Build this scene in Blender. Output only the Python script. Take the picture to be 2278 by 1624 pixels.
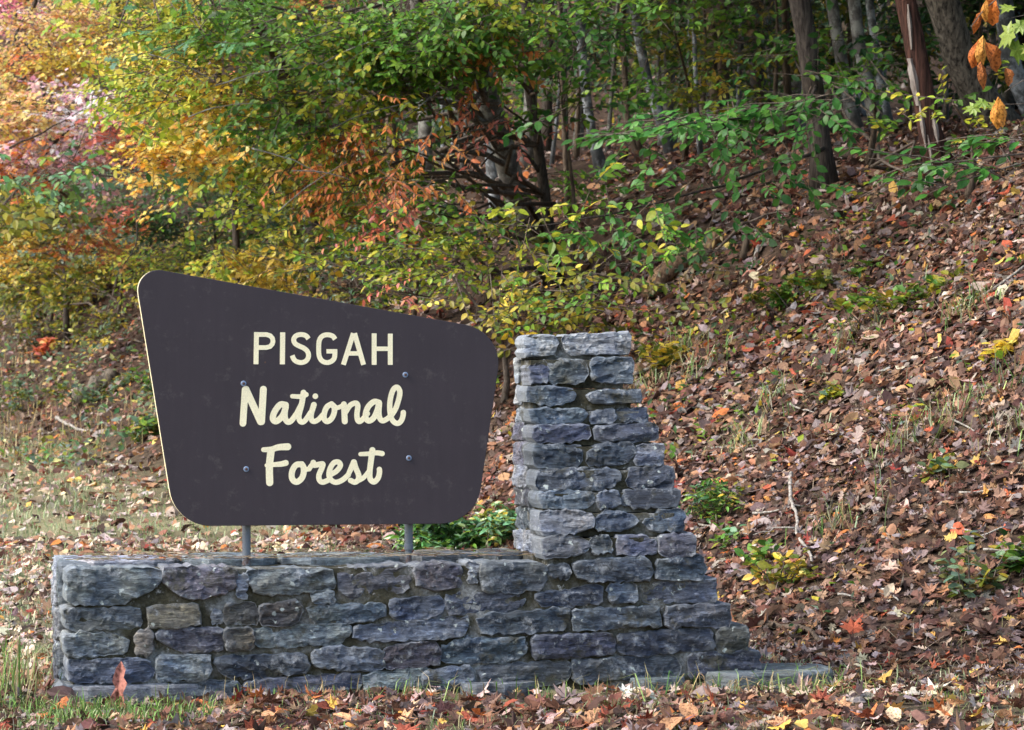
import bpy, bmesh, math, random
import numpy as np
from mathutils import Vector, Matrix, noise as mnoise

for o in list(bpy.data.objects):
    bpy.data.objects.remove(o)
SC = bpy.context.scene
COL = SC.collection
R = math.radians
rng = np.random.default_rng(11)
random.seed(11)

# ------------------------------------------------------------------ camera
EYE = 1.62
FPX = 7000.0            # focal length in pixels of a 2278 pixel wide picture
CX, HY = 1139.0, 830.0  # principal column, horizon row
cam_d = bpy.data.cameras.new('camera')
cam = bpy.data.objects.new('camera', cam_d)
COL.objects.link(cam)
cam.location = (0, 0, EYE)
cam.rotation_euler = (R(90), 0, 0)
cam_d.sensor_width = 36
cam_d.lens = 36 * FPX / 2278
cam_d.shift_y = (HY - 812) / 2278
cam_d.clip_end = 1000
cam_d.dof.use_dof = True
cam_d.dof.focus_distance = 16.3
cam_d.dof.aperture_fstop = 9.0
SC.camera = cam

# ------------------------------------------------------------------ world, sun, exposure
SUN_EL, SUN_AZ = R(44), R(-108)     # azimuth measured from +Y towards +X
w = bpy.data.worlds.new('World')
SC.world = w
w.use_nodes = True
nt = w.node_tree
sky = nt.nodes.new('ShaderNodeTexSky')
sky.sky_type = 'NISHITA'
sky.sun_disc = False
sky.sun_elevation = SUN_EL
sky.sun_rotation = SUN_AZ
sky.air_density = 1.0
sky.dust_density = 2.5
bg = nt.nodes['Background']
nt.links.new(sky.outputs[0], bg.inputs[0])
bg.inputs[1].default_value = 0.15
sl = bpy.data.lights.new('sun', 'SUN')
sl.energy = 1.5
sl.angle = R(28)
sl.color = (1, .97, .93)
sun = bpy.data.objects.new('sun', sl)
COL.objects.link(sun)
sd = Vector((math.sin(SUN_AZ) * math.cos(SUN_EL), math.cos(SUN_AZ) * math.cos(SUN_EL), math.sin(SUN_EL)))
sun.rotation_euler = (-sd).to_track_quat('-Z', 'Y').to_euler()
vs = SC.view_settings
vs.view_transform = 'Standard'
vs.look = 'None'
vs.gamma = 1
vs.exposure = 1.55
SC.cycles.max_bounces = 6
SC.cycles.transparent_max_bounces = 4

# ------------------------------------------------------------------ helpers
def lin(c):
    out = []
    for v in c[:3]:
        v = v / 255.0
        out.append(v / 12.92 if v <= .04045 else ((v + .055) / 1.055) ** 2.4)
    return tuple(out)

def PAL(*cs):
    return np.array([lin(c) for c in cs])

_lat = np.random.default_rng(5).random((256, 256))
def vnoise(x, y):
    x = np.asarray(x, float); y = np.asarray(y, float)
    xi = np.floor(x).astype(int); yi = np.floor(y).astype(int)
    fx = x - xi; fy = y - yi
    fx = fx * fx * (3 - 2 * fx); fy = fy * fy * (3 - 2 * fy)
    a = _lat[xi & 255, yi & 255]; b = _lat[(xi + 1) & 255, yi & 255]
    c = _lat[xi & 255, (yi + 1) & 255]; d = _lat[(xi + 1) & 255, (yi + 1) & 255]
    return (a * (1 - fx) + b * fx) * (1 - fy) + (c * (1 - fx) + d * fx) * fy - .5

def fbm(x, y, n=4):
    s = 0; a = 1.0
    for i in range(n):
        s = s + a * vnoise(x * 2 ** i + 17 * i, y * 2 ** i + 31 * i)
        a *= .5
    return s

def softplus(x, k=1.0):
    return np.logaddexp(0, np.asarray(x, float) / k) * k

def terrain(x, y):
    x = np.asarray(x, float); y = np.asarray(y, float)
    lawn = .035 * softplus(y - 17, .5)
    s1 = (x - 1.7) * .942 + (y - 17) * .336
    s2 = (y - 16.9) * .9 + .12 * (x - 1.7)
    k = .7
    s = -k * np.logaddexp(-s1 / k, -s2 / k)
    s = s + .5 * fbm(x * .35 + 3, y * .35, 2)
    sp = softplus(s, .25)
    bank = .62 * (5.4 - softplus(5.4 - sp, .5)) + .10 * softplus(sp - 5.4, .5)
    far = .42 * softplus(y - 54 - .15 * x, 2.5)
    rough = np.clip(sp, 0, 1) * (.16 * fbm(x * 1.1, y * 1.1, 3)) + .035 * fbm(x * 1.7 + 9, y * 1.7, 3)
    near = np.clip((y - 12) / 3, 0, 1)
    dip = .055 / (1 + np.exp((y - 15.75 - .2126 * (x + 2.225)) / .12))
    return lawn + bank + far + rough * near - dip

def bank_s(x, y):
    s1 = (np.asarray(x) - 1.7) * .942 + (np.asarray(y) - 17) * .336
    s2 = (np.asarray(y) - 16.9) * .9 + .12 * (np.asarray(x) - 1.7)
    return np.minimum(s1, s2)

def at(px, py, Y):
    """world point at depth Y metres seen at that picture position"""
    return np.array([(px - CX) / FPX * Y, Y, EYE - (py - HY) / FPX * Y])

def link(o, parent=None):
    COL.objects.link(o)
    if parent is not None:
        o.parent = parent
    return o

def empty(name, loc, rz=0.0):
    o = bpy.data.objects.new(name, None)
    o.empty_display_size = .1
    COL.objects.link(o)
    o.location = loc
    o.rotation_euler = (0, 0, rz)
    return o

def tag(o, label=None, cat=None, group=None, kind=None):
    if label: o['label'] = label
    if cat: o['category'] = cat
    if group: o['group'] = group
    if kind: o['kind'] = kind
    return o

def raw_mesh(name, V, F, mats, smooth=False, cols=None, fmat=None):
    me = bpy.data.meshes.new(name)
    V = np.asarray(V, np.float32)
    me.vertices.add(len(V))
    me.vertices.foreach_set('co', V.ravel())
    if isinstance(F, tuple):
        li, ls = F
    else:
        ls = np.cumsum([0] + [len(f) for f in F])[:-1]
        li = np.array([i for f in F for i in f])
    me.loops.add(len(li))
    me.loops.foreach_set('vertex_index', np.asarray(li, np.int32))
    me.polygons.add(len(ls))
    me.polygons.foreach_set('loop_start', np.asarray(ls, np.int32))
    if fmat is not None:
        me.polygons.foreach_set('material_index', np.asarray(fmat, np.int32))
    me.update(calc_edges=True)
    me.validate()
    if not isinstance(mats, (list, tuple)):
        mats = [mats]
    for m in mats:
        me.materials.append(m)
    if cols is not None:
        a = me.color_attributes.new('col', 'FLOAT_COLOR', 'POINT')
        c4 = np.ones((len(V), 4), np.float32)
        c4[:, :3] = cols
        a.data.foreach_set('color', c4.ravel())
    me.polygons.foreach_set('use_smooth', np.full(len(me.polygons), bool(smooth)))
    return me

class Acc:
    """collects shapes into one mesh"""
    def __init__(self):
        self.V = []; self.li = []; self.ls = []; self.C = []; self.nv = 0; self.nl = 0
    def add(self, V, li, ls, col=None):
        V = np.asarray(V, float).reshape(-1, 3)
        self.V.append(V); self.li.append(np.asarray(li) + self.nv); self.ls.append(np.asarray(ls) + self.nl)
        c = np.ones((len(V), 3)) if col is None else np.broadcast_to(col, (len(V), 3))
        self.C.append(c)
        self.nv += len(V); self.nl += len(li)
    def tube(self, pts, rad, sides=6, col=None, cap=True):
        pts = np.asarray(pts, float); n = len(pts)
        rad = np.broadcast_to(rad, (n,))
        T = np.gradient(pts, axis=0)
        T /= np.linalg.norm(T, axis=1)[:, None] + 1e-9
        ref = np.array([0, 0, 1.]) if abs(T[0, 2]) < .8 else np.array([1., 0, 0])
        A = np.cross(T, ref); A /= np.linalg.norm(A, axis=1)[:, None] + 1e-9
        B = np.cross(T, A)
        th = np.linspace(0, 2 * np.pi, sides, endpoint=False)
        ring = pts[:, None] + rad[:, None, None] * (np.cos(th)[None, :, None] * A[:, None] + np.sin(th)[None, :, None] * B[:, None])
        V = ring.reshape(-1, 3)
        i = np.arange(n - 1)[:, None] * sides; j = np.arange(sides)[None]; j2 = (j + 1) % sides
        q = np.stack([i + j, i + j2, i + sides + j2, i + sides + j], -1).reshape(-1, 4)
        li = q.ravel().tolist(); ls = (np.arange(len(q)) * 4).tolist()
        if cap:
            ls += [len(li), len(li) + sides]
            li += list(range(sides - 1, -1, -1)) + list(range((n - 1) * sides, n * sides))
        self.add(V, li, ls, col)
    def scatter(self, tmpl, P, Rm, S, cols):
        """tmpl=(V,F); P (n,3); Rm (n,3,3); S (n,)"""
        V, F = tmpl
        n = len(P)
        if n == 0: return
        m = len(V)
        W = np.einsum('nij,kj->nki', Rm, V) * S[:, None, None] + P[:, None]
        fl = np.array([len(f) for f in F]); l0 = np.array([i for f in F for i in f])
        s0 = np.concatenate([[0], np.cumsum(fl)[:-1]])
        li = (l0[None] + (np.arange(n) * m)[:, None]).ravel()
        ls = (s0[None] + (np.arange(n) * len(l0))[:, None]).ravel()
        self.add(W.reshape(-1, 3), li, ls, np.repeat(cols, m, axis=0))
    def obj(self, name, mat, parent=None, smooth=False, color=True):
        V = np.concatenate(self.V); li = np.concatenate(self.li); ls = np.concatenate(self.ls)
        me = raw_mesh(name, V, (li, ls), mat, smooth, np.concatenate(self.C) if color else None)
        return link(bpy.data.objects.new(name, me), parent)

def frames(D, N):
    D = D / (np.linalg.norm(D, axis=1)[:, None] + 1e-9)
    X = np.cross(D, N); X /= np.linalg.norm(X, axis=1)[:, None] + 1e-9
    Z = np.cross(X, D)
    return np.stack([X, D, Z], -1)

def rdir(n):
    v = rng.normal(size=(n, 3))
    return v / np.linalg.norm(v, axis=1)[:, None]

# ------------------------------------------------------------------ materials
def newmat(name):
    m = bpy.data.materials.new(name)
    m.use_nodes = True
    n = m.node_tree.nodes
    return m, n, m.node_tree.links, n['Principled BSDF']

def nnode(nodes, kind, **kw):
    x = nodes.new(kind)
    for k, v in kw.items():
        if k in x.inputs: x.inputs[k].default_value = v
        else: setattr(x, k, v)
    return x

def ramp(nodes, stops, interp='LINEAR'):
    r = nodes.new('ShaderNodeValToRGB')
    r.color_ramp.interpolation = interp
    e = r.color_ramp.elements
    while len(e) < len(stops): e.new(.5)
    for el, (p, c) in zip(e, stops):
        el.position = p
        el.color = (*c, 1) if len(c) == 3 else c
    return r

def mix(nodes, links, fac, a, b, mode='MIX'):
    m = nodes.new('ShaderNodeMix'); m.data_type = 'RGBA'; m.blend_type = mode
    for sock, v in ((m.inputs[0], fac), (m.inputs[6], a), (m.inputs[7], b)):
        if hasattr(v, 'links'): links.new(v, sock)
        elif isinstance(v, (int, float)): sock.default_value = v
        else: sock.default_value = (*v, 1) if len(v) == 3 else v
    return m.outputs[2]

def leaf_material(name, transl=.3, rough=.5, from_object=False, spec=.35):
    m, n, l, p = newmat(name)
    if from_object:
        c = n.new('ShaderNodeObjectInfo').outputs['Color']
    else:
        c = nnode(n, 'ShaderNodeAttribute', attribute_name='col').outputs['Color']
    tc = n.new('ShaderNodeTexCoord')
    nz = nnode(n, 'ShaderNodeTexNoise', Scale=60.0 if not from_object else 14.0, Detail=2.0)
    l.new(tc.outputs['Object'], nz.inputs['Vector'])
    rp = ramp(n, [(.3, (.72, .72, .72)), (.7, (1.1, 1.1, 1.1))]) if not (from_object and spec < .3) else ramp(n, [(.36, (.4, .36, .34)), (.5, (.95, .92, .9)), (.7, (1.15, 1.15, 1.1))])
    l.new(nz.outputs['Fac'], rp.inputs[0])
    c2 = mix(n, l, 1.0, c, rp.outputs[0], 'MULTIPLY')
    l.new(c2, p.inputs['Base Color'])
    p.inputs['Roughness'].default_value = rough
    p.inputs['Specular IOR Level'].default_value = spec
    if transl > 0:
        t = n.new('ShaderNodeBsdfTranslucent')
        l.new(c2, t.inputs['Color'])
        ms = n.new('ShaderNodeMixShader')
        ms.inputs[0].default_value = transl
        l.new(p.outputs[0], ms.inputs[1]); l.new(t.outputs[0], ms.inputs[2])
        l.new(ms.outputs[0], n['Material Output'].inputs['Surface'])
    return m

def bark_material(name, c1, c2, scale=1.0, stretch=.12, lichen=None, bump=.6):
    m, n, l, p = newmat(name)
    tc = n.new('ShaderNodeTexCoord')
    mp = n.new('ShaderNodeMapping'); mp.inputs['Scale'].default_value = (1, 1, stretch)
    l.new(tc.outputs['Object'], mp.inputs['Vector'])
    nz = nnode(n, 'ShaderNodeTexNoise', Scale=38.0 * scale, Detail=6.0, Roughness=.65, Distortion=.6)
    l.new(mp.outputs[0], nz.inputs['Vector'])
    rp = ramp(n, [(.36, c1), (.64, c2)])
    l.new(nz.outputs['Fac'], rp.inputs[0])
    out = rp.outputs[0]
    if lichen:
        n2 = nnode(n, 'ShaderNodeTexNoise', Scale=6.0, Detail=5.0, Roughness=.7)
        l.new(tc.outputs['Object'], n2.inputs['Vector'])
        r2 = ramp(n, [(.5, (0, 0, 0)), (.6, (1, 1, 1))])
        l.new(n2.outputs['Fac'], r2.inputs[0])
        out = mix(n, l, r2.outputs[0], out, lichen)
    l.new(out, p.inputs['Base Color'])
    p.inputs['Roughness'].default_value = .9
    p.inputs['Specular IOR Level'].default_value = .15
    b = nnode(n, 'ShaderNodeBump', Strength=bump, Distance=.02)
    l.new(nz.outputs['Fac'], b.inputs['Height']); l.new(b.outputs[0], p.inputs['Normal'])
    return m

M = {}
M['leaf'] = leaf_material('leaf', .42, .45)
M['litter'] = leaf_material('dead_leaf', .18, .75, spec=.2)
M['leaf_obj'] = leaf_material('leaf_single', .3, .42, True)
M['dead_obj'] = leaf_material('dead_leaf_single', .15, .7, True, .2)
M['grass'] = leaf_material('grass_blade', .3, .5)
M['glossy'] = leaf_material('evergreen_leaf', .12, .28, spec=.5)
M['bark_dark'] = bark_material('bark_dark', lin((38, 33, 30)), lin((84, 76, 68)), 1.0, .12)
M['bark_grey'] = bark_material('bark_grey', lin((70, 68, 64)), lin((104, 100, 94)), .5, .5, lin((134, 134, 126)), .2)
M['bark_lichen'] = bark_material('bark_lichen', lin((74, 74, 74)), lin((102, 104, 104)), .6, .5, lin((158, 162, 164)), .25)
M['bark_ridged'] = bark_material('bark_ridged', lin((40, 36, 33)), lin((132, 122, 108)), .8, .25, None, 1.0)
M['bark_brown'] = bark_material('bark_brown', lin((60, 50, 42)), lin((105, 92, 78)), 1.0, .2)
M['twig'] = bark_material('twig_bark', lin((70, 60, 52)), lin((112, 102, 92)), 1.0, .5)
M['snag'] = bark_material('rotten_wood', lin((30, 21, 18)), lin((88, 60, 50)), 1.0, .05, None, 1.0)
M['log_wood'] = bark_material('split_log_wood', lin((78, 58, 44)), lin((158, 128, 98)), 1.0, .5, None, 1.0)
M['pale_wood'] = bark_material('pale_dead_wood', lin((104, 92, 84)), lin((160, 150, 140)), 1.0, .05, None, .8)
M['dead_branch'] = bark_material('dead_branch_wood', lin((104, 98, 90)), lin((170, 164, 154)), 1.0, .3)

def ground_material():
    m, n, l, p = newmat('ground_soil')
    tc = n.new('ShaderNodeTexCoord')
    n1 = nnode(n, 'ShaderNodeTexNoise', Scale=9.0, Detail=8.0, Roughness=.7)
    n2 = nnode(n, 'ShaderNodeTexNoise', Scale=45.0, Detail=4.0, Roughness=.6)
    l.new(tc.outputs['Object'], n1.inputs['Vector']); l.new(tc.outputs['Object'], n2.inputs['Vector'])
    r1 = ramp(n, [(.3, lin((48, 38, 32))), (.5, lin((70, 56, 46))), (.7, lin((98, 82, 68)))])
    l.new(n1.outputs['Fac'], r1.inputs[0])
    r2 = ramp(n, [(.35, (.6, .6, .6)), (.65, (1.15, 1.15, 1.15))])
    l.new(n2.outputs['Fac'], r2.inputs[0])
    soil = mix(n, l, 1.0, r1.outputs[0], r2.outputs[0], 'MULTIPLY')
    a = nnode(n, 'ShaderNodeAttribute', attribute_name='col')
    g = ramp(n, [(.3, lin((104, 104, 72))), (.7, lin((160, 152, 120)))])
    l.new(n2.outputs['Fac'], g.inputs[0])
    sep = n.new('ShaderNodeSeparateColor'); l.new(a.outputs['Color'], sep.inputs[0])
    c = mix(n, l, sep.outputs[0], soil, g.outputs[0])
    l.new(c, p.inputs['Base Color'])
    p.inputs['Roughness'].default_value = .95
    p.inputs['Specular IOR Level'].default_value = .1
    b = nnode(n, 'ShaderNodeBump', Strength=.7, Distance=.03)
    l.new(n2.outputs['Fac'], b.inputs['Height']); l.new(b.outputs[0], p.inputs['Normal'])
    return m
M['ground'] = ground_material()

def stone_material():
    m, n, l, p = newmat('slate_stone')
    oi = n.new('ShaderNodeObjectInfo')
    tc = n.new('ShaderNodeTexCoord')
    rnd = nnode(n, 'ShaderNodeMath', operation='MULTIPLY'); rnd.inputs[1].default_value = 37.0
    l.new(oi.outputs['Random'], rnd.inputs[0])
    cmb = n.new('ShaderNodeCombineXYZ')
    for i in range(3): l.new(rnd.outputs[0], cmb.inputs[i])
    add = nnode(n, 'ShaderNodeVectorMath', operation='ADD')
    l.new(tc.outputs['Object'], add.inputs[0]); l.new(cmb.outputs[0], add.inputs[1])
    # layered grain, tilted a little
    mp = n.new('ShaderNodeMapping'); mp.inputs['Scale'].default_value = (4, 4, 22); mp.inputs['Rotation'].default_value = (0, R(10), 0)
    l.new(add.outputs[0], mp.inputs['Vector'])
    g = nnode(n, 'ShaderNodeTexNoise', Scale=1.6, Detail=10.0, Roughness=.76, Distortion=.25)
    l.new(mp.outputs[0], g.inputs['Vector'])
    rg = ramp(n, [(.36, (.42, .44, .48)), (.47, (.85, .86, .88)), (.55, (1.12, 1.12, 1.12)), (.65, (2.0, 2.0, 1.95))])
    l.new(g.outputs['Fac'], rg.inputs[0])
    base = mix(n, l, 1.0, oi.outputs['Color'], rg.outputs[0], 'MULTIPLY')
    mp2 = n.new('ShaderNodeMapping'); mp2.inputs['Scale'].default_value = (22, 22, 80); mp2.inputs['Rotation'].default_value = (0, R(10), 0)
    l.new(add.outputs[0], mp2.inputs['Vector'])
    g2 = nnode(n, 'ShaderNodeTexNoise', Scale=1.3, Detail=8.0, Roughness=.75, Distortion=.5)
    l.new(mp2.outputs[0], g2.inputs['Vector'])
    rg2 = ramp(n, [(.38, (.5, .51, .54)), (.5, (1, 1, 1)), (.62, (1.7, 1.7, 1.67))])
    l.new(g2.outputs['Fac'], rg2.inputs[0])
    base = mix(n, l, 1.0, base, rg2.outputs[0], 'MULTIPLY')
    # broad blotches: rusty / bluish
    b1 = nnode(n, 'ShaderNodeTexNoise', Scale=7.0, Detail=3.0)
    l.new(add.outputs[0], b1.inputs['Vector'])
    rb = ramp(n, [(.35, (.72, .78, .95)), (.55, (1, 1, 1)), (.72, (1.25, 1.12, .98))])
    l.new(b1.outputs['Fac'], rb.inputs[0])
    base = mix(n, l, 1.0, base, rb.outputs[0], 'MULTIPLY')
    # pale film (efflorescence) and lichen dots
    f = nnode(n, 'ShaderNodeTexNoise', Scale=11.0, Detail=8.0, Roughness=.75)
    l.new(add.outputs[0], f.inputs['Vector'])
    rf = ramp(n, [(.55, (0, 0, 0)), (.66, (.75, .75, .75))])
    l.new(f.outputs['Fac'], rf.inputs[0])
    base = mix(n, l, rf.outputs[0], base, lin((176, 180, 182)))
    v = nnode(n, 'ShaderNodeTexVoronoi', Scale=16.0)
    dist = nnode(n, 'ShaderNodeTexNoise', Scale=50.0, Detail=3.0)
    l.new(add.outputs[0], dist.inputs['Vector'])
    vm = mix(n, l, .04, add.outputs[0], dist.outputs['Color'])
    l.new(vm, v.inputs['Vector'])
    rv = ramp(n, [(.13, (1, 1, 1)), (.19, (0, 0, 0))])
    l.new(v.outputs['Distance'], rv.inputs[0])
    wh = nnode(n, 'ShaderNodeTexNoise', Scale=3.3, Detail=2.0); l.new(add.outputs[0], wh.inputs['Vector'])
    rw = ramp(n, [(.48, (0, 0, 0)), (.54, (.9, .9, .9))]); l.new(wh.outputs['Fac'], rw.inputs[0])
    lm = mix(n, l, 1.0, rv.outputs[0], rw.outputs[0], 'MULTIPLY')
    base = mix(n, l, lm, base, lin((196, 204, 196)))
    geo = n.new('ShaderNodeNewGeometry')
    wr = ramp(n, [(.53, (0, 0, 0)), (.62, (.6, .6, .6))]); l.new(geo.outputs['Pointiness'], wr.inputs[0])
    base = mix(n, l, wr.outputs[0], base, lin((158, 164, 168)))
    # dark moss in hollows and along the lower edge of some stones
    mo = nnode(n, 'ShaderNodeTexNoise', Scale=5.0, Detail=6.0, Roughness=.7)
    mo_off = nnode(n, 'ShaderNodeVectorMath', operation='ADD'); mo_off.inputs[1].default_value = (9, 4, 7)
    l.new(add.outputs[0], mo_off.inputs[0]); l.new(mo_off.outputs[0], mo.inputs['Vector'])
    rm = ramp(n, [(.56, (0, 0, 0)), (.65, (.85, .85, .85))])
    l.new(mo.outputs['Fac'], rm.inputs[0])
    base = mix(n, l, rm.outputs[0], base, lin((62, 60, 44)))
    l.new(base, p.inputs['Base Color'])
    p.inputs['Roughness'].default_value = .62
    p.inputs['Specular IOR Level'].default_value = .4
    fine = g2
    bp1 = nnode(n, 'ShaderNodeBump', Strength=.8, Distance=.012); l.new(fine.outputs['Fac'], bp1.inputs['Height'])
    bp = nnode(n, 'ShaderNodeBump', Strength=1.0, Distance=.022)
    l.new(g.outputs['Fac'], bp.inputs['Height']); l.new(bp1.outputs[0], bp.inputs['Normal'])
    l.new(bp.outputs[0], p.inputs['Normal'])
    return m
M['stone'] = stone_material()

def mortar_material():
    m, n, l, p = newmat('mossy_mortar')
    tc = n.new('ShaderNodeTexCoord')
    a = nnode(n, 'ShaderNodeTexNoise', Scale=4.0, Detail=7.0, Roughness=.7)
    b = nnode(n, 'ShaderNodeTexNoise', Scale=70.0, Detail=4.0, Roughness=.7)
    c = nnode(n, 'ShaderNodeTexNoise', Scale=13.0, Detail=6.0, Roughness=.7)
    for x in (a, b, c): l.new(tc.outputs['Object'], x.inputs['Vector'])
    ra = ramp(n, [(.34, lin((42, 41, 34))), (.47, lin((76, 73, 58))), (.55, lin((106, 105, 98))), (.66, lin((160, 162, 160)))])
    l.new(a.outputs['Fac'], ra.inputs[0])
    rb = ramp(n, [(.3, (.55, .55, .55)), (.7, (1.25, 1.25, 1.25))]); l.new(b.outputs['Fac'], rb.inputs[0])
    col = mix(n, l, 1.0, ra.outputs[0], rb.outputs[0], 'MULTIPLY')
    rc = ramp(n, [(.6, (0, 0, 0)), (.68, (.8, .8, .8))]); l.new(c.outputs['Fac'], rc.inputs[0])
    col = mix(n, l, rc.outputs[0], col, lin((186, 186, 182)))
    l.new(col, p.inputs['Base Color'])
    p.inputs['Roughness'].default_value = .95
    p.inputs['Specular IOR Level'].default_value = .1
    bp = nnode(n, 'ShaderNodeBump', Strength=.9, Distance=.012)
    l.new(b.outputs['Fac'], bp.inputs['Height']); l.new(bp.outputs[0], p.inputs['Normal'])
    return m
M['mortar'] = mortar_material()

def paint_material(name, c, rough, wear_dapple=None, spec=.4):
    m, n, l, p = newmat(name)
    tc = n.new('ShaderNodeTexCoord')
    a = nnode(n, 'ShaderNodeTexNoise', Scale=3.0, Detail=6.0, Roughness=.65)
    b = nnode(n, 'ShaderNodeTexNoise', Scale=240.0, Detail=3.0)
    mp = n.new('ShaderNodeMapping'); mp.inputs['Scale'].default_value = (14, 14, 1.2)
    l.new(tc.outputs['Object'], mp.inputs['Vector'])
    s = nnode(n, 'ShaderNodeTexNoise', Scale=2.0, Detail=4.0)
    l.new(mp.outputs[0], s.inputs['Vector'])
    for x in (a, b): l.new(tc.outputs['Object'], x.inputs['Vector'])
    r1 = ramp(n, [(.35, (.95, .95, .95)), (.65, (1.05, 1.05, 1.05))]); l.new(a.outputs['Fac'], r1.inputs[0])
    r2 = ramp(n, [(.3, (.96, .96, .96)), (.7, (1.05, 1.05, 1.05))]); l.new(s.outputs['Fac'], r2.inputs[0])
    r3 = ramp(n, [(.3, (.88, .88, .88)), (.7, (1.12, 1.12, 1.12))]); l.new(b.outputs['Fac'], r3.inputs[0])
    col = mix(n, l, 1.0, c, r1.outputs[0], 'MULTIPLY')
    col = mix(n, l, 1.0, col, r2.outputs[0], 'MULTIPLY')
    col = mix(n, l, 1.0, col, r3.outputs[0], 'MULTIPLY')
    if wear_dapple:
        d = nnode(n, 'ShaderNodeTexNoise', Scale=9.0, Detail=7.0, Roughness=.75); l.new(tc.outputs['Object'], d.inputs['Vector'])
        r4 = ramp(n, [(wear_dapple[1], (0, 0, 0)), (wear_dapple[1] + .1, (1, 1, 1))]); l.new(d.outputs['Fac'], r4.inputs[0])
        col = mix(n, l, r4.outputs[0], col, wear_dapple[0])
    l.new(col, p.inputs['Base Color'])
    p.inputs['Roughness'].default_value = rough
    p.inputs['Specular IOR Level'].default_value = spec
    bp = nnode(n, 'ShaderNodeBump', Strength=.25, Distance=.002)
    l.new(b.outputs['Fac'], bp.inputs['Height']); l.new(bp.outputs[0], p.inputs['Normal'])
    return m
M['brown_paint'] = paint_material('brown_sign_paint', lin((60, 53, 56)), .6, (lin((76, 69, 69)), .56), .25)  # pale blotches: paint wear, spread further to stand in for dappled light
M['cream'] = paint_material('cream_letter_paint', lin((250, 238, 196)), .6, (lin((224, 206, 156)), .68))
M['cream_edge'] = paint_material('cream_edge_paint', lin((226, 214, 172)), .6)
M['pipe'] = paint_material('pipe_paint', lin((98, 104, 110)), .55, (lin((78, 58, 50)), .5))
M['washer'] = paint_material('zinc_washer', lin((120, 140, 165)), .4, None, .6)
M['rust'] = paint_material('rusty_bolt', lin((84, 62, 52)), .7)

# ------------------------------------------------------------------ ground
def build_ground():
    def warp(n, lo, hi, c, k):
        t = np.linspace(-1, 1, n)
        s = np.sinh(t * k) / np.sinh(k)
        return np.where(s < 0, c + s * (c - lo), c + s * (hi - c))
    xs = warp(250, -170, 170, 0, 4.2)
    ys = warp(320, -120, 260, 20, 4.0)
    X, Y = np.meshgrid(xs, ys)
    Z = terrain(X, Y)
    nx, ny = len(xs), len(ys)
    V = np.stack([X, Y, Z], -1).reshape(-1, 3)
    i = np.arange(ny - 1)[:, None] * nx + np.arange(nx - 1)[None]
    q = np.stack([i, i + 1, i + nx + 1, i + nx], -1).reshape(-1, 4)
    s = bank_s(X, Y).ravel()
    lawn = np.clip(1 - (s + .8) / 1.2, 0, 1) * np.clip((Y.ravel() - 15.6) / .8, 0.25, 1)
    lawn *= np.clip(.65 + 1.0 * fbm(X * .8, Y * .8, 3).ravel(), 0, 1)
    cols = np.stack([lawn, lawn, lawn], -1)
    me = raw_mesh('ground', V, (q.ravel(), np.arange(len(q)) * 4), M['ground'], True, cols)
    g = link(bpy.data.objects.new('ground', me))
    tag(g, kind='structure')
build_ground()

# ------------------------------------------------------------------ stone wall with pier
WA = R(12)
WO = np.array([-2.225, 15.75, 0.0])
WU = np.array([math.cos(WA), math.sin(WA), 0]); WD = np.array([-math.sin(WA), math.cos(WA), 0])
Z_TOP = .655
BATTER = .44
DEPTH = .78

def batter(z):
    return BATTER * max(0.0, z - Z_TOP)

def to_wall(px, py, lean, d0=0.0):
    """position on the front face of the wall: (along, up)"""
    ray = np.array([(px - CX) / FPX, 1, -(py - HY) / FPX])
    d = d0
    for _ in range(4):
        t = (d - (np.array([0, 0, EYE]) - WO) @ WD) / (ray @ WD)
        p = np.array([0, 0, EYE]) + t * ray
        z = p[2]
        d = d0 + (batter(z) if lean else 0)
    return (p - WO) @ WU, z

def zA(x, y): return 85.5 + x * .3753, 1168.4 + y * .3753
def zB(x, y): return 855 + x * .4254, 1168.4 + y * .4254
def zC(x, y): return 1083 + x * .351, 712.5 + y * .351
def zS(x, y): return 273.6 + x * .4317, 570 + y * .4317
def zL(x, y): return 501.6 + x * .24572, 712.5 + y * .24572

wall = empty('stone_wall', WO, WA)
tag(wall, 'low blue grey slate stone wall with tall stepped pier at one end', 'stone wall')

def chaikin(P, it=1):
    for _ in range(it):
        Q = np.roll(P, -1, axis=0)
        P = np.stack([P * .78 + Q * .22, P * .22 + Q * .78], 1).reshape(-1, 2)
    return P

def resample(P, n):
    Q = np.vstack([P, P[:1]])
    L = np.concatenate([[0], np.cumsum(np.linalg.norm(np.diff(Q, axis=0), axis=1))])
    t = np.linspace(0, L[-1], n, endpoint=False)
    return np.stack([np.interp(t, L, Q[:, 0]), np.interp(t, L, Q[:, 1])], -1)

STONE_N = [0]
def inside(P, q):
    x, y = q; r = False; j = len(P) - 1
    for i in range(len(P)):
        if (P[i][1] > y) != (P[j][1] > y) and x < (P[j][0] - P[i][0]) * (y - P[i][1]) / (P[j][1] - P[i][1]) + P[i][0]: r = not r
        j = i
    return r

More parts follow.
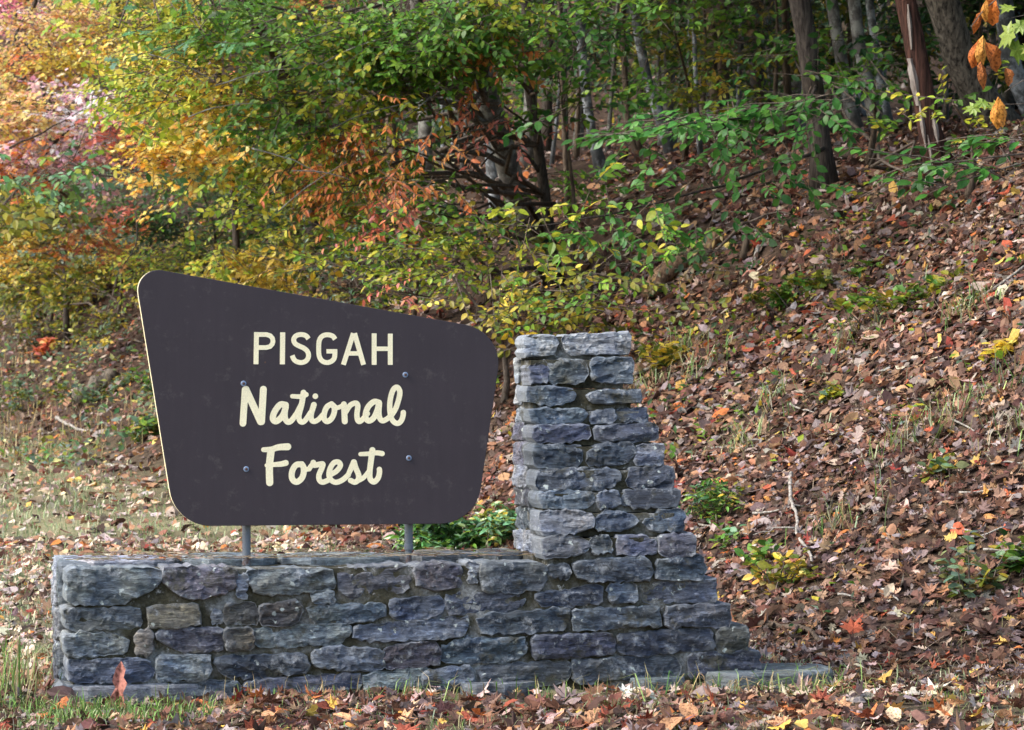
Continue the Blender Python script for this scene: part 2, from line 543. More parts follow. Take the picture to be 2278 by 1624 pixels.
def make_stone(P, thick, face, color, axis='front', base=0.0, rough=1.0, grow=.011):
    """P: outline (a, up); face(up)->depth of the visible face.
    axis front: a runs along the wall; axis side: a runs into the wall, face at `base`"""
    STONE_N[0] += 1
    sd_ = STONE_N[0] * 7.31
    P = np.array(P, float)
    area2 = np.sum(P[:, 0] * np.roll(P[:, 1], -1) - np.roll(P[:, 0], -1) * P[:, 1])
    if area2 < 0: P = P[::-1]
    Q = np.roll(P, -1, axis=0)
    P = np.stack([P * .93 + Q * .07, P * .07 + Q * .93], 1).reshape(-1, 2)
    per = np.sum(np.linalg.norm(np.roll(P, -1, 0) - P, axis=1))
    n = int(np.clip(per / .022, 24, 64))
    P = resample(P, n)
    T = np.roll(P, -1, 0) - np.roll(P, 1, 0); T /= np.linalg.norm(T, axis=1)[:, None] + 1e-9
    N = np.stack([T[:, 1], -T[:, 0]], -1)
    P = P + N * (grow + rng.normal(0, .0042, (n, 1)))
    c = P.mean(0); ext = np.ptp(P, axis=0)
    tilt = rng.normal(0, .035, 2) * rough
    def relief(a, z):
        q = Vector((a * 5 + sd_, sd_ * 1.7, (z + .3 * a * math.sin(sd_)) * 20))
        r = mnoise.fractal(q, .8, 2.1, 4)
        q2 = mnoise.noise(Vector((a * 9 - sd_, z * 12, sd_)))
        st = math.floor((r + .3 * math.sin(sd_)) * 2.6) / 2.6
        h = .016 * rough * (.25 * r + .75 * st) + .004 * rough * q2
        return float(np.clip(h + tilt[0] * (a - c[0]) * .6 + tilt[1] * (z - c[1]), -.026, .034))
    I = P - N * .006 * rng.uniform(.5, 1.6, (n, 1))
    pts = [Vector(p) for p in I]
    sp = max(.017, math.sqrt(ext[0] * ext[1] / 170))
    for x in np.arange(c[0] - ext[0] / 2, c[0] + ext[0] / 2, sp):
        for y in np.arange(c[1] - ext[1] / 2, c[1] + ext[1] / 2, sp * .8):
            q = np.array([x, y]) + rng.uniform(-.4, .4, 2) * sp
            if inside(I, q) and np.min(np.linalg.norm(I - q, axis=1)) > sp * .55: pts.append(Vector(q))
    from mathutils.geometry import delaunay_2d_cdt
    vo, eo, fo, *_ = delaunay_2d_cdt(pts, [(i, (i + 1) % n) for i in range(n)], [list(range(n))], 1, 1e-5)
    V = [(p[0], thick, p[1]) for p in P] + [(p[0], .006, p[1]) for p in P]
    off = len(V)
    near = [np.min(np.linalg.norm(I - np.array(v), axis=1)) for v in vo]
    for v, dn in zip(vo, near):
        V.append((v[0], -relief(v[0], v[1]) - .004 - .003 * min(1, dn / .02), v[1]))
    F = [tuple(range(n - 1, -1, -1))]
    for j in range(n): F.append((j, (j + 1) % n, n + (j + 1) % n, n + j))
    # nearest ring vertex in the triangulated face (first n points keep their order)
    idx = {}
    arr = np.array([tuple(v) for v in vo])
    for j in range(n): idx[j] = off + int(np.argmin(np.linalg.norm(arr - I[j], axis=1)))
    for j in range(n):
        a1, b1 = idx[j], idx[(j + 1) % n]
        F.append((n + j, n + (j + 1) % n, b1, a1) if a1 != b1 else (n + j, n + (j + 1) % n, a1))
    for f in fo: F.append(tuple(off + i for i in f))
    V = np.array(V)
    out = np.empty_like(V)
    if axis == 'front':
        fz = np.array([face(z) for z in V[:, 2]])
        out[:, 0] = V[:, 0]; out[:, 1] = V[:, 1] + fz; out[:, 2] = V[:, 2]
        org = np.array([c[0], face(c[1]), c[1]])
    else:
        out[:, 1] = V[:, 0]; out[:, 0] = V[:, 1] + base; out[:, 2] = V[:, 2]
        org = np.array([base, c[0], c[1]])
        F = [f[::-1] for f in F]
    me = raw_mesh('stone', out - org, F, M['stone'], False)
    o = link(bpy.data.objects.new('stone', me), wall)
    o.location = org
    o.color = (*color, 1)
    return o

TINT = {
    'b': (88, 97, 107), 'd': (66, 75, 87), 'k': (46, 52, 60), 'p': (98, 98, 104), 'g': (106, 114, 115),
    't': (136, 124, 108), 'l': (140, 145, 148), 'm': (90, 87, 78)}
def tint(k):
    c = np.array(TINT[k], float) * rng.uniform(.8, 1.08)
    c += rng.normal(0, 2, 3)
    return lin(np.clip(c, 10, 250))

A_ = [  # low wall, main part
 ('g', [(180,265),(700,268),(735,285),(715,350),(640,400),(560,430),(520,460),(200,468),(178,440)]),
 ('p', [(740,262),(1150,258),(1175,290),(1170,350),(1110,400),(1000,425),(870,430),(790,385),(742,330)]),
 ('l', [(1185,300),(1232,300),(1232,430),(1185,425)]),
 ('g', [(1240,275),(1750,270),(1752,375),(1620,385),(1500,405),(1320,405),(1265,360),(1240,320)]),
 ('l', [(1620,400),(1740,395),(1757,455),(1640,455)]),
 ('p', [(1785,270),(2190,245),(2207,290),(2205,385),(2120,400),(2000,415),(1850,430),(1790,380)]),
 ('p', [(155,500),(600,495),(605,605),(420,612),(210,635),(160,610)]),
 ('t', [(652,485),(945,478),(958,590),(690,605),(665,600)]),
 ('l', [(1035,520),(1090,515),(1090,580),(1040,580)]),
 ('m', [(1110,470),(1290,465),(1300,580),(1110,575)]),
 ('m', [(1315,480),(1540,455),(1562,480),(1545,560),(1480,590),(1325,585)]),
 ('b', [(1600,500),(1650,480),(2050,470),(2062,530),(2000,555),(1800,580),(1640,585)]),
 ('l', [(155,655),(240,640),(500,660),(527,700),(515,755),(190,780),(160,750)]),
 ('t', [(580,640),(640,620),(670,640),(675,740),(650,775),(585,765)]),
 ('p', [(700,640),(780,620),(1085,615),(1085,740),(860,750),(830,735),(720,690)]),
 ('m', [(1105,620),(1270,615),(1275,725),(1110,735)]),
 ('g', [(1295,620),(1840,590),(1850,640),(1800,700),(1600,710),(1300,715)]),
 ('b', [(185,810),(500,800),(665,805),(670,910),(500,930),(190,925)]),
 ('g', [(705,785),(1020,770),(1015,880),(980,910),(710,920)]),
 ('d', [(1040,800),(1200,780),(1590,770),(1610,850),(1540,880),(1240,905),(1110,890)]),
 ('p', [(1620,770),(1700,730),(1960,730),(2050,760),(2050,850),(1800,860),(1640,830)]),
 ('g', [(105,965),(580,950),(590,1080),(130,1090)]),
 ('b', [(610,950),(1000,930),(1195,940),(1195,1040),(1000,1070),(620,1080)]),
 ('b', [(1230,925),(1600,905),(1900,880),(1915,950),(1700,985),(1500,1020),(1240,1040)]),
 ('g', [(1930,890),(2300,850),(2300,950),(1930,980)]),
]
B_ = [
 ('p', [(165,218),(400,208),(405,320),(330,335),(240,335),(170,310)]),
 ('l', [(445,205),(495,205),(490,300),(450,300)]),
 ('g', [(510,205),(840,205),(855,230),(830,330),(700,345),(530,345),(505,290)]),
 ('d', [(35,395),(290,380),(310,400),(300,480),(120,490),(40,485)]),
 ('b', [(325,370),(480,355),(725,345),(742,400),(700,440),(520,460),(335,470)]),
 ('d', [(865,215),(960,210),(980,250),(955,275),(870,270)]),
 ('b', [(1000,200),(1200,180),(1390,180),(1405,250),(1380,285),(1100,290),(1010,270)]),
 ('b', [(1430,190),(1560,170),(1655,165),(1670,220),(1650,285),(1440,285)]),
 ('d', [(790,365),(960,350),(1090,315),(1140,320),(1140,400),(960,420),(820,415)]),
 ('b', [(1170,320),(1310,310),(1325,390),(1190,405)]),
 ('b', [(1355,315),(1500,300),(1690,290),(1735,320),(1735,380),(1640,400),(1370,400)]),
 ('b', [(-155,540),(0,520),(340,490),(435,490),(430,570),(330,590),(0,605),(-150,600)]),
 ('d', [(490,500),(560,470),(870,445),(965,440),(975,480),(940,545),(780,560),(520,565)]),
 ('b', [(985,450),(1200,440),(1440,430),(1445,530),(1320,520),(1100,545),(990,540)]),
 ('b', [(1475,430),(1640,420),(1800,415),(1805,510),(1700,525),(1480,530)]),
 ('p', [(10,640),(260,610),(285,650),(295,720),(120,745),(10,740)]),
 ('d', [(300,640),(420,600),(725,595),(745,640),(700,700),(540,715),(310,710)]),
 ('d', [(770,590),(900,580),(1195,570),(1210,670),(1000,685),(780,695)]),
 ('d', [(1220,575),(1500,555),(1720,550),(1732,650),(1550,655),(1350,680),(1222,665)]),
 ('m', [(1745,545),(1890,535),(1905,580),(1900,655),(1748,660)]),
 ('b', [(205,765),(455,740),(465,840),(210,860)]),
 ('g', [(500,745),(650,730),(970,715),(975,790),(900,825),(570,865),(510,820)]),
 ('b', [(990,710),(1250,700),(1535,690),(1545,780),(1300,800),(1000,830)]),
 ('d', [(1600,680),(1950,660),(1960,720),(1950,775),(1800,785),(1600,795)]),
]
C_ = [  # pier, course by course
 [('l', [(240,110),(430,100),(445,150),(420,215),(350,215),(245,225)]), ('l', [(485,110),(640,95),(895,92),(900,200),(780,210),(520,210)])],
 [('b', [(275,300),(370,260),(385,300),(385,390),(280,395)]), ('g', [(392,270),(480,255),(610,265),(640,330),(610,390),(420,395)]), ('b', [(670,245),(905,238),(918,300),(915,380),(820,395),(670,370)])],
 [('b', [(258,435),(420,425),(560,445),(570,480),(500,520),(370,535),(262,500)]), ('d', [(645,470),(720,450),(970,455),(972,510),(760,520),(650,500)])],
 [('b', [(285,565),(470,570),(620,575),(635,610),(560,640),(340,655),(290,630)]), ('b', [(680,580),(810,565),(815,640),(660,650)]), ('d', [(840,575),(980,565),(1005,590),(1020,620),(960,640),(850,635)])],
 [('b', [(300,680),(640,665),(650,740),(500,765),(305,760)]), ('d', [(680,690),(760,670),(1050,660),(1065,700),(1070,755),(700,755)])],
 [('d', [(300,790),(590,800),(605,890),(560,930),(360,935),(305,910)]), ('d', [(640,820),(740,790),(930,785),(938,870),(840,915),(650,910)]), ('b', [(945,800),(1100,790),(1115,850),(1100,900),(950,912)])],
 [('d', [(320,960),(600,945),(840,955),(850,1010),(800,1060),(560,1070),(325,1065)]), ('d', [(905,945),(1060,935),(1160,945),(1165,1000),(1170,1070),(1040,1070),(900,1040)])],
 [('b', [(335,1095),(560,1085),(680,1110),(680,1160),(580,1190),(340,1180)]), ('b', [(700,1100),(830,1085),(835,1160),(720,1195)]), ('k', [(885,1090),(980,1080),(1195,1080),(1212,1110),(1210,1180),(960,1185),(855,1160)])],
 [('g', [(345,1215),(600,1215),(680,1250),(670,1310),(540,1345),(350,1355)]), ('d', [(700,1250),(760,1215),(890,1220),(960,1270),(900,1320),(700,1335)]), ('d', [(985,1290),(1100,1215),(1220,1210),(1245,1250),(1245,1310),(1080,1330)])],
 [('p', [(355,1390),(500,1370),(635,1400),(650,1440),(600,1480),(360,1500)]), ('d', [(665,1390),(770,1370),(790,1460),(680,1480)]), ('b', [(820,1370),(1000,1370),(1075,1400),(1075,1470),(960,1490),(830,1470)]), ('b', [(1090,1380),(1210,1360),(1310,1365),(1315,1420),(1310,1490),(1105,1490)])],
]
# low wall stones stand proud of the core by a varying amount
def square_end(pts):
    mx = max(p[0] for p in pts)
    lo = min(p[1] for p in pts); hi = max(p[1] for p in pts)
    keep = [p for p in pts if p[0] < mx - 75]
    i = next((k for k, p in enumerate(pts) if p[0] >= mx - 75), 0)
    return keep[:i] + [(mx - 60, lo + 2), (mx, lo), (mx + 4, (lo + hi) / 2), (mx, hi), (mx - 60, hi - 2)] + keep[i:]
RIGHT_ENDS = [1655, 1735, 1805, 1905, 1960, 1670]
B_ = [(t, square_end(p) if max(q[0] for q in p) in RIGHT_ENDS else p) for t, p in B_]
C_ = [[(t, square_end(p) if k == len(c) - 1 else p) for k, (t, p) in enumerate(c)] for c in C_]
for tab, cv in ((A_, zA), (B_, zB)):
    for t, pts in tab:
        P = [to_wall(*cv(*q), False) for q in pts]
        pr = rng.uniform(-.012, .012)
        make_stone(P, rng.uniform(.22, .30), lambda z, pr=pr: pr + .03 * max(0, z), tint(t), rough=1.2 if t != 't' else .5)
course_z = []
for course in C_:
    zz = []; um = -9
    for t, pts in course:
        P = [to_wall(*zC(*q), True) for q in pts]
        zc = np.mean([p[1] for p in P]); zz += [p[1] for p in P]
        um = max(um, max(p[0] for p in P))
        pr = rng.uniform(-.01, .012)
        # each course steps back, its own face leaning only a little
        make_stone(P, .24 if batter(zc) < .4 else .2, lambda z, pr=pr, zc=zc: batter(zc) + .3 * (z - zc) + pr, tint(t), rough=1.3 if t != 'k' else .3)
    course_z.append((min(zz), max(zz), um))
U_P = np.mean([to_wall(*zC(240, 110), True)[0], to_wall(*zC(370, 1450), True)[0]])   # side plane of the pier
# side faces: further stones that make up the left side of the pier and of the wall end
for (z0, z1, um) in course_z:
    d0 = batter((z0 + z1) / 2) + .2
    if DEPTH - d0 > .1:
        make_stone([(d0 + .07, z0 + .01), (DEPTH, z0 + .006), (DEPTH, z1 - .008), (d0 + .07, z1)], .2, None, tint(random.choice('bpgl')), 'side', U_P + rng.uniform(-.012, .012), 1.0)
for (z0, z1, d0) in ((.42, .65, .30), (.27, .40, .27), (.13, .25, .30), (-.02, .11, .27), (.42, .65, .58), (.2, .4, .56), (-.02, .19, .56)):
    make_stone([(d0, z0), (d0 + .2, z0 + .004), (d0 + .21, z1), (d0 + .01, z1 - .004)], .2, None, tint(random.choice('bpgl')), 'side', rng.uniform(-.03, .0), 1.0)

def rough_block(acc, u0, u1, d0, d1, z0, z1, step=.03, amp=.005, lean=0.0):
    """mortar core: box with uneven faces (front, left, right, top)"""
    nu = max(2, int((u1 - u0) / step)); nd = max(2, int((d1 - d0) / step)); nz = max(2, int((z1 - z0) / step))
    def quadgrid(A, B, na, nb, f):
        a = np.linspace(*A, na + 1); b = np.linspace(*B, nb + 1)
        X, Y = np.meshgrid(a, b)
        V = f(X, Y)
        i = np.arange(nb)[:, None] * (na + 1) + np.arange(na)[None]
        q = np.stack([i, i + 1, i + na + 2, i + na + 1], -1).reshape(-1, 4)
        acc.add(V.reshape(-1, 3), q.ravel(), np.arange(len(q)) * 4)
    def e(t, lo, hi):   # fade the relief out at the edges so faces meet
        return np.clip(np.minimum(t - lo, hi - t) / .02, 0, 1)
    quadgrid((u0, u1), (z0, z1), nu, nz, lambda U, Z: np.stack([U, d0 + lean * (Z - z0) - amp * 2 * fbm(U * 14, Z * 14 + 5) * e(U, u0, u1) * e(Z, z0, z1), Z], -1))
    quadgrid((d1, d0), (z0, z1), nd, nz, lambda D, Z: np.stack([u0 - amp * 2 * fbm(D * 14, Z * 14 + 50) * e(D, d0, d1) * e(Z, z0, z1), D + lean * (Z - z0) * (D == d0), Z], -1))
    quadgrid((d0, d1), (z0, z1), nd, nz, lambda D, Z: np.stack([u1 + 0 * D, D + lean * (Z - z0) * (D == d0), Z], -1))
    quadgrid((u0, u1), (d0, d1), nu, nd, lambda U, D: np.stack([U, D + lean * (z1 - z0) * (D == d0), z1 + amp * 2 * fbm(U * 11, D * 11 + 90) * e(U, u0, u1) * e(D, d0, d1)], -1))
    quadgrid((u1, u0), (z0, z1), 2, 2, lambda U, Z: np.stack([U, d1 + 0 * U, Z], -1))
core = Acc()
REC = .019
rough_block(core, .03, U_P + .1, REC + .008, DEPTH - .02, -.15, .625)
right_steps = [(-.15, .115, zB(1955, 720)), (.115, .225, zB(1895, 600)), (.225, .345, zB(1795, 470)), (.345, .465, zB(1720, 350)), (.465, .60, zB(1655, 230))]
for z0, z1, q in right_steps:
    ur = to_wall(*q, False)[0] - .05
    rough_block(core, U_P + .1, ur, REC + .011, DEPTH - .023, z0, z1)
edges = [c[0] for c in course_z] + [.60]
for i, (z0, z1, um) in enumerate(course_z):
    lo = course_z[i + 1][1] - .006 if i + 1 < len(course_z) else .60
    zc = (lo + z1) / 2
    rough_block(core, U_P + .018, um - .05, batter((z0 + z1) / 2) + REC - .002 * (i % 2), DEPTH - .02 - .002 * (i % 2), lo, z1 - .012)
co = core.obj('mortar', M['mortar'], wall, True, False)

# coping: flat slabs along the back of the wall top
for (u0, u1, d0, d1, z1) in ((.02, .62, .3, .77, .662), (.64, 1.12, .30, .775, .668), (1.14, 1.75, .29, .77, .664), (1.77, 2.2, .32, .78, .67), (2.215, 2.42, .3, .77, .675)):
    P = resample(chaikin(np.array([(u0, d0), (u1, d0 + rng.uniform(-.02, .02)), (u1, d1), (u0, d1)])), 30)
    P += rng.normal(0, .004, P.shape)
    c = P.mean(0)
    V = []; F = []
    for s, z in ((1, .58), (1, z1 - .012), (.97, z1), (.8, z1), (.5, z1), (.2, z1)):
        for q in P:
            a = c + (q - c) * s
            V.append((a[0], a[1], z + (.006 * mnoise.noise(Vector((a[0] * 9, a[1] * 14, u0))) if s < 1 else 0)))
    n = 30
    for k in range(5):
        for j in range(n):
            F.append((k * n + j, k * n + (j + 1) % n, (k + 1) * n + (j + 1) % n, (k + 1) * n + j))
    F.append(tuple(range(5 * n, 6 * n)))
    V = np.array(V); org = np.array([c[0], c[1], z1])
    o = link(bpy.data.objects.new('coping_stone', raw_mesh('coping_stone', V - org, F, M['stone'])), wall)
    o.location = org; o.color = (*tint(random.choice('gbl')), 1)
# foundation slabs showing at the foot
for (u0, u1, d0, d1, z1) in ((3.3, 4.05, -.16, .4, .06), (2.0, 2.4, -.14, .1, .03), (2.9, 3.2, -.12, .1, .035), (-.06, .75, -.05, .3, .05)):
    P = resample(chaikin(np.array([(u0, d0), (u1 - .1, d0 + .02), (u1, (d0 + d1) / 2), (u1 - .02, d1), (u0, d1)])), 26)
    P += rng.normal(0, .006, P.shape); c = P.mean(0); V = []; F = []; n = 26
    for s, z in ((1, -.1), (1, z1 - .015), (.97, z1), (.7, z1 + .004), (.3, z1)):
        for q in P:
            a = c + (q - c) * s
            V.append((a[0], a[1], z))
    for k in range(4):
        for j in range(n):
            F.append((k * n + j, k * n + (j + 1) % n, (k + 1) * n + (j + 1) % n, (k + 1) * n + j))
    F.append(tuple(range(4 * n, 5 * n)))
    V = np.array(V); org = np.array([c[0], c[1], z1])
    o = link(bpy.data.objects.new('footing_stone', raw_mesh('footing_stone', V - org, F, M['stone'])), wall)
    o.location = org; o.color = (*tint('g'), 1)

# ------------------------------------------------------------------ sign
SD = .20                       # sign face, metres behind the wall front
S_U = 1.25
sign = empty('forest_sign', WO + WU * S_U + WD * SD + np.array([0, 0, .66]), WA)
tag(sign, 'dark brown trapezoid forest sign with cream lettering on two pipe posts', 'sign')
def to_sign(px, py):
    u, z = to_wall(px, py, False, SD)
    return np.array([u - S_U, z - .66])

def rounded(corners):
    pts = []
    n = len(corners)
    for i, (p, r) in enumerate(corners):
        p = np.array(p, float); a = np.array(corners[i - 1][0], float); b = np.array(corners[(i + 1) % n][0], float)
        ua = (a - p) / np.linalg.norm(a - p); ub = (b - p) / np.linalg.norm(b - p)
        ang = math.acos(np.clip(ua @ ub, -1, 1))
        tl = r / math.tan(ang / 2)
        bis = (ua + ub) / np.linalg.norm(ua + ub)
        c = p + bis * (r / math.sin(ang / 2))
        s = p + ua * tl - c; e = p + ub * tl - c
        a0 = math.atan2(s[1], s[0]); a1 = math.atan2(e[1], e[0])
        dlt = (a1 - a0 + math.pi) % (2 * math.pi) - math.pi
        for t in np.linspace(0, 1, 14):
            q = a0 + dlt * t
            pts.append(c + r * np.array([math.cos(q), math.sin(q)]))
    return np.array(pts)
out2 = rounded([((55, 46), 105), ((1962, 388), 205), ((1818, 1377), 215), ((270, 1392), 215)])
O = np.array([to_sign(*zS(*q)) for q in out2])
if np.sum(O[:, 0] * np.roll(O[:, 1], -1) - np.roll(O[:, 0], -1) * O[:, 1]) < 0: O = O[::-1]
TH = .045
n = len(O)
cO = O.mean(0)
ins = cO + (O - cO) * (1 - .003)
V = [(a, 0.0, b) for a, b in ins] + [(a, .003, b) for a, b in O] + [(a, TH, b) for a, b in O]
F = [tuple(range(n))]; fm = [0]
for k in range(2):
    for j in range(n):
        F.append((k * n + (j + 1) % n, k * n + j, (k + 1) * n + j, (k + 1) * n + (j + 1) % n)); fm.append(k)
F.append(tuple(range(3 * n - 1, 2 * n - 1, -1))); fm.append(0)
F[0] = tuple(range(n))
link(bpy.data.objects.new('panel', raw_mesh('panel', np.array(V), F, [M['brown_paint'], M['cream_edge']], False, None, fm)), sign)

# --- lettering: strokes turned into clean outlines with a distance field
def seg_sdf(X, Y, p, q, r0, r1):
    d = np.array(q) - np.array(p); L2 = d @ d + 1e-9
    t = np.clip(((X - p[0]) * d[0] + (Y - p[1]) * d[1]) / L2, 0, 1)
    return np.hypot(X - p[0] - t * d[0], Y - p[1] - t * d[1]) - (r0 + (r1 - r0) * t)

def smooth_path(pts, n=6):
    P = np.array(pts, float)
    if len(P) < 3: return P
    Q = np.vstack([2 * P[0] - P[1], P, 2 * P[-1] - P[-2]])
    out = []
    for i in range(1, len(Q) - 2):
        for t in np.linspace(0, 1, n, endpoint=False):
            p0, p1, p2, p3 = Q[i - 1:i + 3]
            out.append(.5 * (2 * p1 + (p2 - p0) * t + (2 * p0 - 5 * p1 + 4 * p2 - p3) * t * t + (3 * p1 - p0 - 3 * p2 + p3) * t ** 3))
    out.append(P[-1])
    return np.array(out)

def make_letter(strokes, name, lift):
    """strokes: (points, r0, r1, butt, curved)"""
    allp = np.array([p for s in strokes for p in s[0]], float)
    lo = allp.min(0) - 45; hi = allp.max(0) + 45
    st = 4.0
    xs = np.arange(lo[0], hi[0], st); ys = np.arange(lo[1], hi[1], st)
    X, Y = np.meshgrid(xs, ys)
    D = np.full(X.shape, 1e3)
    for pts, r0, r1, butt, curved in strokes:
        P = smooth_path(pts) if curved else np.array(pts, float)
        L = np.concatenate([[0], np.cumsum(np.linalg.norm(np.diff(P, axis=0), axis=1))]); L /= L[-1] + 1e-9
        d = np.full(X.shape, 1e3)
        for i in range(len(P) - 1):
            d = np.minimum(d, seg_sdf(X, Y, P[i], P[i + 1], r0 + (r1 - r0) * L[i], r0 + (r1 - r0) * L[i + 1]))
        if butt:
            for e, f in ((P[0], P[1]), (P[-1], P[-2])):
                v = (e - f) / np.linalg.norm(e - f)
                h = (X - e[0]) * v[0] + (Y - e[1]) * v[1]
                near = np.hypot(X - e[0], Y - e[1]) < 1.7 * r0
                d = np.where(near, np.maximum(d, h), d)
        D = np.minimum(D, d)
    ny, nx = D.shape
    V = []; F = []; cache = {}
    def vert(key, pos):
        if key not in cache:
            cache[key] = len(V); V.append(pos)
        return cache[key]
    E = {}
    for j in range(ny - 1):
        for i in range(nx - 1):
            cs = [(j, i), (j, i + 1), (j + 1, i + 1), (j + 1, i)]
            vals = [D[c] for c in cs]
            if min(vals) >= 0: continue
            poly = []
            for k in range(4):
                a, b = cs[k], cs[(k + 1) % 4]
                va, vb = vals[k], vals[(k + 1) % 4]
                if va < 0: poly.append(vert(a, (xs[a[1]], ys[a[0]])))
                if (va < 0) != (vb < 0):
                    t = va / (va - vb)
                    key = (min(a, b), max(a, b))
                    poly.append(vert(key, (xs[a[1]] + t * (xs[b[1]] - xs[a[1]]), ys[a[0]] + t * (ys[b[0]] - ys[a[0]]))))
            if len(poly) >= 3: F.append(poly)
    # flat front plus a rim round the outline
    W = np.array([to_sign(*zL(*v)) for v in V])
    nV = len(W)
    use = {}
    for f in F:
        for a, b in zip(f, f[1:] + f[:1]): use[(a, b)] = use.get((a, b), 0) + 1
    front = [tuple(f[::-1]) for f in F]
    s2 = W[front[0][1]] - W[front[0][0]]; s3 = W[front[0][2]] - W[front[0][0]]
    if s2[0] * s3[1] - s2[1] * s3[0] < 0: front = [f[::-1] for f in front]
    rim = [(a, b, b + nV, a + nV) for (a, b) in use if (b, a) not in use]
    V3 = np.vstack([np.column_stack([W[:, 0], np.full(nV, -lift), W[:, 1]]), np.column_stack([W[:, 0], np.full(nV, .002), W[:, 1]])])
    cc = np.array([W[:, 0].mean(), 0, W[:, 1].mean()])
    o = link(bpy.data.objects.new('letter', raw_mesh('letter', V3 - cc, front + rim, M['cream'])), sign)
    o.location = cc
    return o

B = True
LET = [
 [([(281,107),(276,398)],22,22,B,0), ([(281,129),(370,129),(405,140),(425,163),(430,190),(424,215),(403,238),(370,247),(281,247)],21,21,0,0)],
 [([(518,109),(515,399)],23,23,B,0)],
 [([(752,168),(728,140),(687,129),(645,137),(622,160),(618,185),(632,212),(665,232),(705,250),(738,277),(752,312),(745,347),(722,373),(682,383),(640,372),(616,348),(604,318)],22,22,B,1)],
 [([(993,172),(970,143),(920,131),(875,145),(849,185),(844,255),(849,325),(875,368),(918,383),(960,371),(985,342),(990,300),(990,262)],22,22,B,1), ([(1010,281),(914,281)],20,20,B,0)],
 [([(1158,117),(1067,403)],22,22,B,0), ([(1168,117),(1250,403)],22,22,B,0), ([(1110,300),(1212,300)],20,20,0,0)],
 [([(1346,118),(1346,404)],22,22,B,0), ([(1492,121),(1492,404)],22,22,B,0), ([(1346,258),(1492,258)],20,20,0,0)],
 # National
 [([(158,933),(178,628)],30,30,0,0), ([(185,626),(318,918)],32,32,0,0), ([(326,918),(343,625)],31,31,0,0)],
 [([(545,766),(500,762),(462,800),(435,850),(430,895),(455,915),(492,893),(525,850),(545,790)],28,28,0,1), ([(546,768),(536,850),(545,900),(568,922),(600,905),(640,850)],28,24,0,1)],
 [([(706,655),(690,760),(665,860),(672,908),(697,922),(727,900),(770,835)],26,23,0,1), ([(605,688),(680,690),(730,673)],20,23,0,1), ([(630,865),(690,750)],20,22,0,0)],
 [([(800,765),(776,850),(780,902),(806,916),(845,895),(880,855)],26,22,0,1), ([(813,687),(814,688)],25,25,0,0), ([(760,850),(800,780)],18,20,0,0)],
 [([(960,758),(918,785),(895,840),(893,890),(920,916),(958,892),(983,840),(985,790),(960,758)],25,25,0,1), ([(975,765),(1010,792),(1062,772)],20,20,0,1)],
 [([(1072,760),(1080,915)],26,27,0,0), ([(1085,835),(1130,770),(1178,750),(1198,775),(1190,850),(1196,902),(1216,916),(1248,890),(1285,845)],24,24,0,1)],
 [([(1390,745),(1345,737),(1295,780),(1270,840),(1273,890),(1300,910),(1340,885),(1372,820),(1388,760)],26,26,0,1), ([(1392,752),(1388,840),(1400,892),(1425,910),(1462,893),(1495,865)],26,23,0,1)],
 [([(1492,875),(1540,800),(1572,700),(1577,640),(1552,606),(1518,630),(1493,710),(1487,800),(1500,880),(1527,922),(1562,933),(1592,908),(1607,865),(1610,835)],24,24,0,1)],
 # Forest
 [([(412,1185),(398,1320),(400,1470)],33,32,0,1), ([(345,1172),(420,1168),(480,1150),(563,1145)],22,32,0,1), ([(372,1314),(420,1308),(500,1302),(545,1292)],18,27,0,1)],
 [([(690,1303),(640,1310),(606,1360),(600,1420),(620,1455),(652,1462),(690,1430),(708,1380),(706,1330),(690,1303)],27,27,0,1), ([(710,1335),(745,1350),(775,1315)],20,20,0,1)],
 [([(795,1288),(805,1312),(845,1305),(880,1302),(872,1340),(847,1400),(850,1445),(880,1466),(930,1448)],25,24,0,1), ([(760,1350),(792,1292)],18,22,0,0)],
 [([(945,1400),(1005,1365),(1040,1315),(1022,1284),(982,1290),(948,1340),(937,1400),(957,1447),(1002,1467),(1060,1445),(1112,1400)],24,24,0,1)],
 [([(1110,1400),(1162,1284)],22,26,0,0), ([(1163,1284),(1176,1330),(1205,1400),(1200,1445),(1170,1466),(1132,1450)],26,24,0,1), ([(1195,1455),(1250,1425),(1295,1370)],22,20,0,1)],
 [([(1330,1175),(1316,1280),(1305,1380),(1312,1440),(1345,1463),(1380,1430),(1394,1380),(1393,1350)],27,24,0,1), ([(1222,1212),(1300,1208),(1370,1200),(1418,1207)],19,24,0,1)],
]
for i, st in enumerate(LET):
    make_letter(st, 'letter', .0012 if i % 2 else .0018)

def lathe_obj(name, prof, sides, mat, parent, loc, axis='y', smooth=True):
    V = []; F = []
    for r, h in prof:
        for k in range(sides):
            a = 2 * math.pi * k / sides
            V.append((r * math.cos(a), h, r * math.sin(a)) if axis == 'y' else (r * math.cos(a), r * math.sin(a), h))
    m_ = len(prof)
    for k in range(m_ - 1):
        for j in range(sides):
            f = (k * sides + j, k * sides + (j + 1) % sides, (k + 1) * sides + (j + 1) % sides, (k + 1) * sides + j)
            F.append(f if axis == 'z' else f)
    F.append(tuple(range((m_ - 1) * sides, m_ * sides))); F.append(tuple(range(sides - 1, -1, -1)))
    o = link(bpy.data.objects.new(name, raw_mesh(name, np.array(V), F, mat, False)), parent)
    o.location = loc
    return o
for q in ((621, 656), (1455, 611), (635, 1097), (1473, 1040)):
    a, b = to_sign(*zS(*q))
    wsh = lathe_obj('washer', [(.0145, .002), (.0145, -.002), (.0125, -.004), (.008, -.004)], 20, M['washer'], sign, (a, 0, b))
    lathe_obj('bolt', [(.0075, 0), (.0075, -.007), (.006, -.009)], 6, M['rust'], wsh, (0, -.004, 0))
a, b = to_sign(*zS(733, 547))
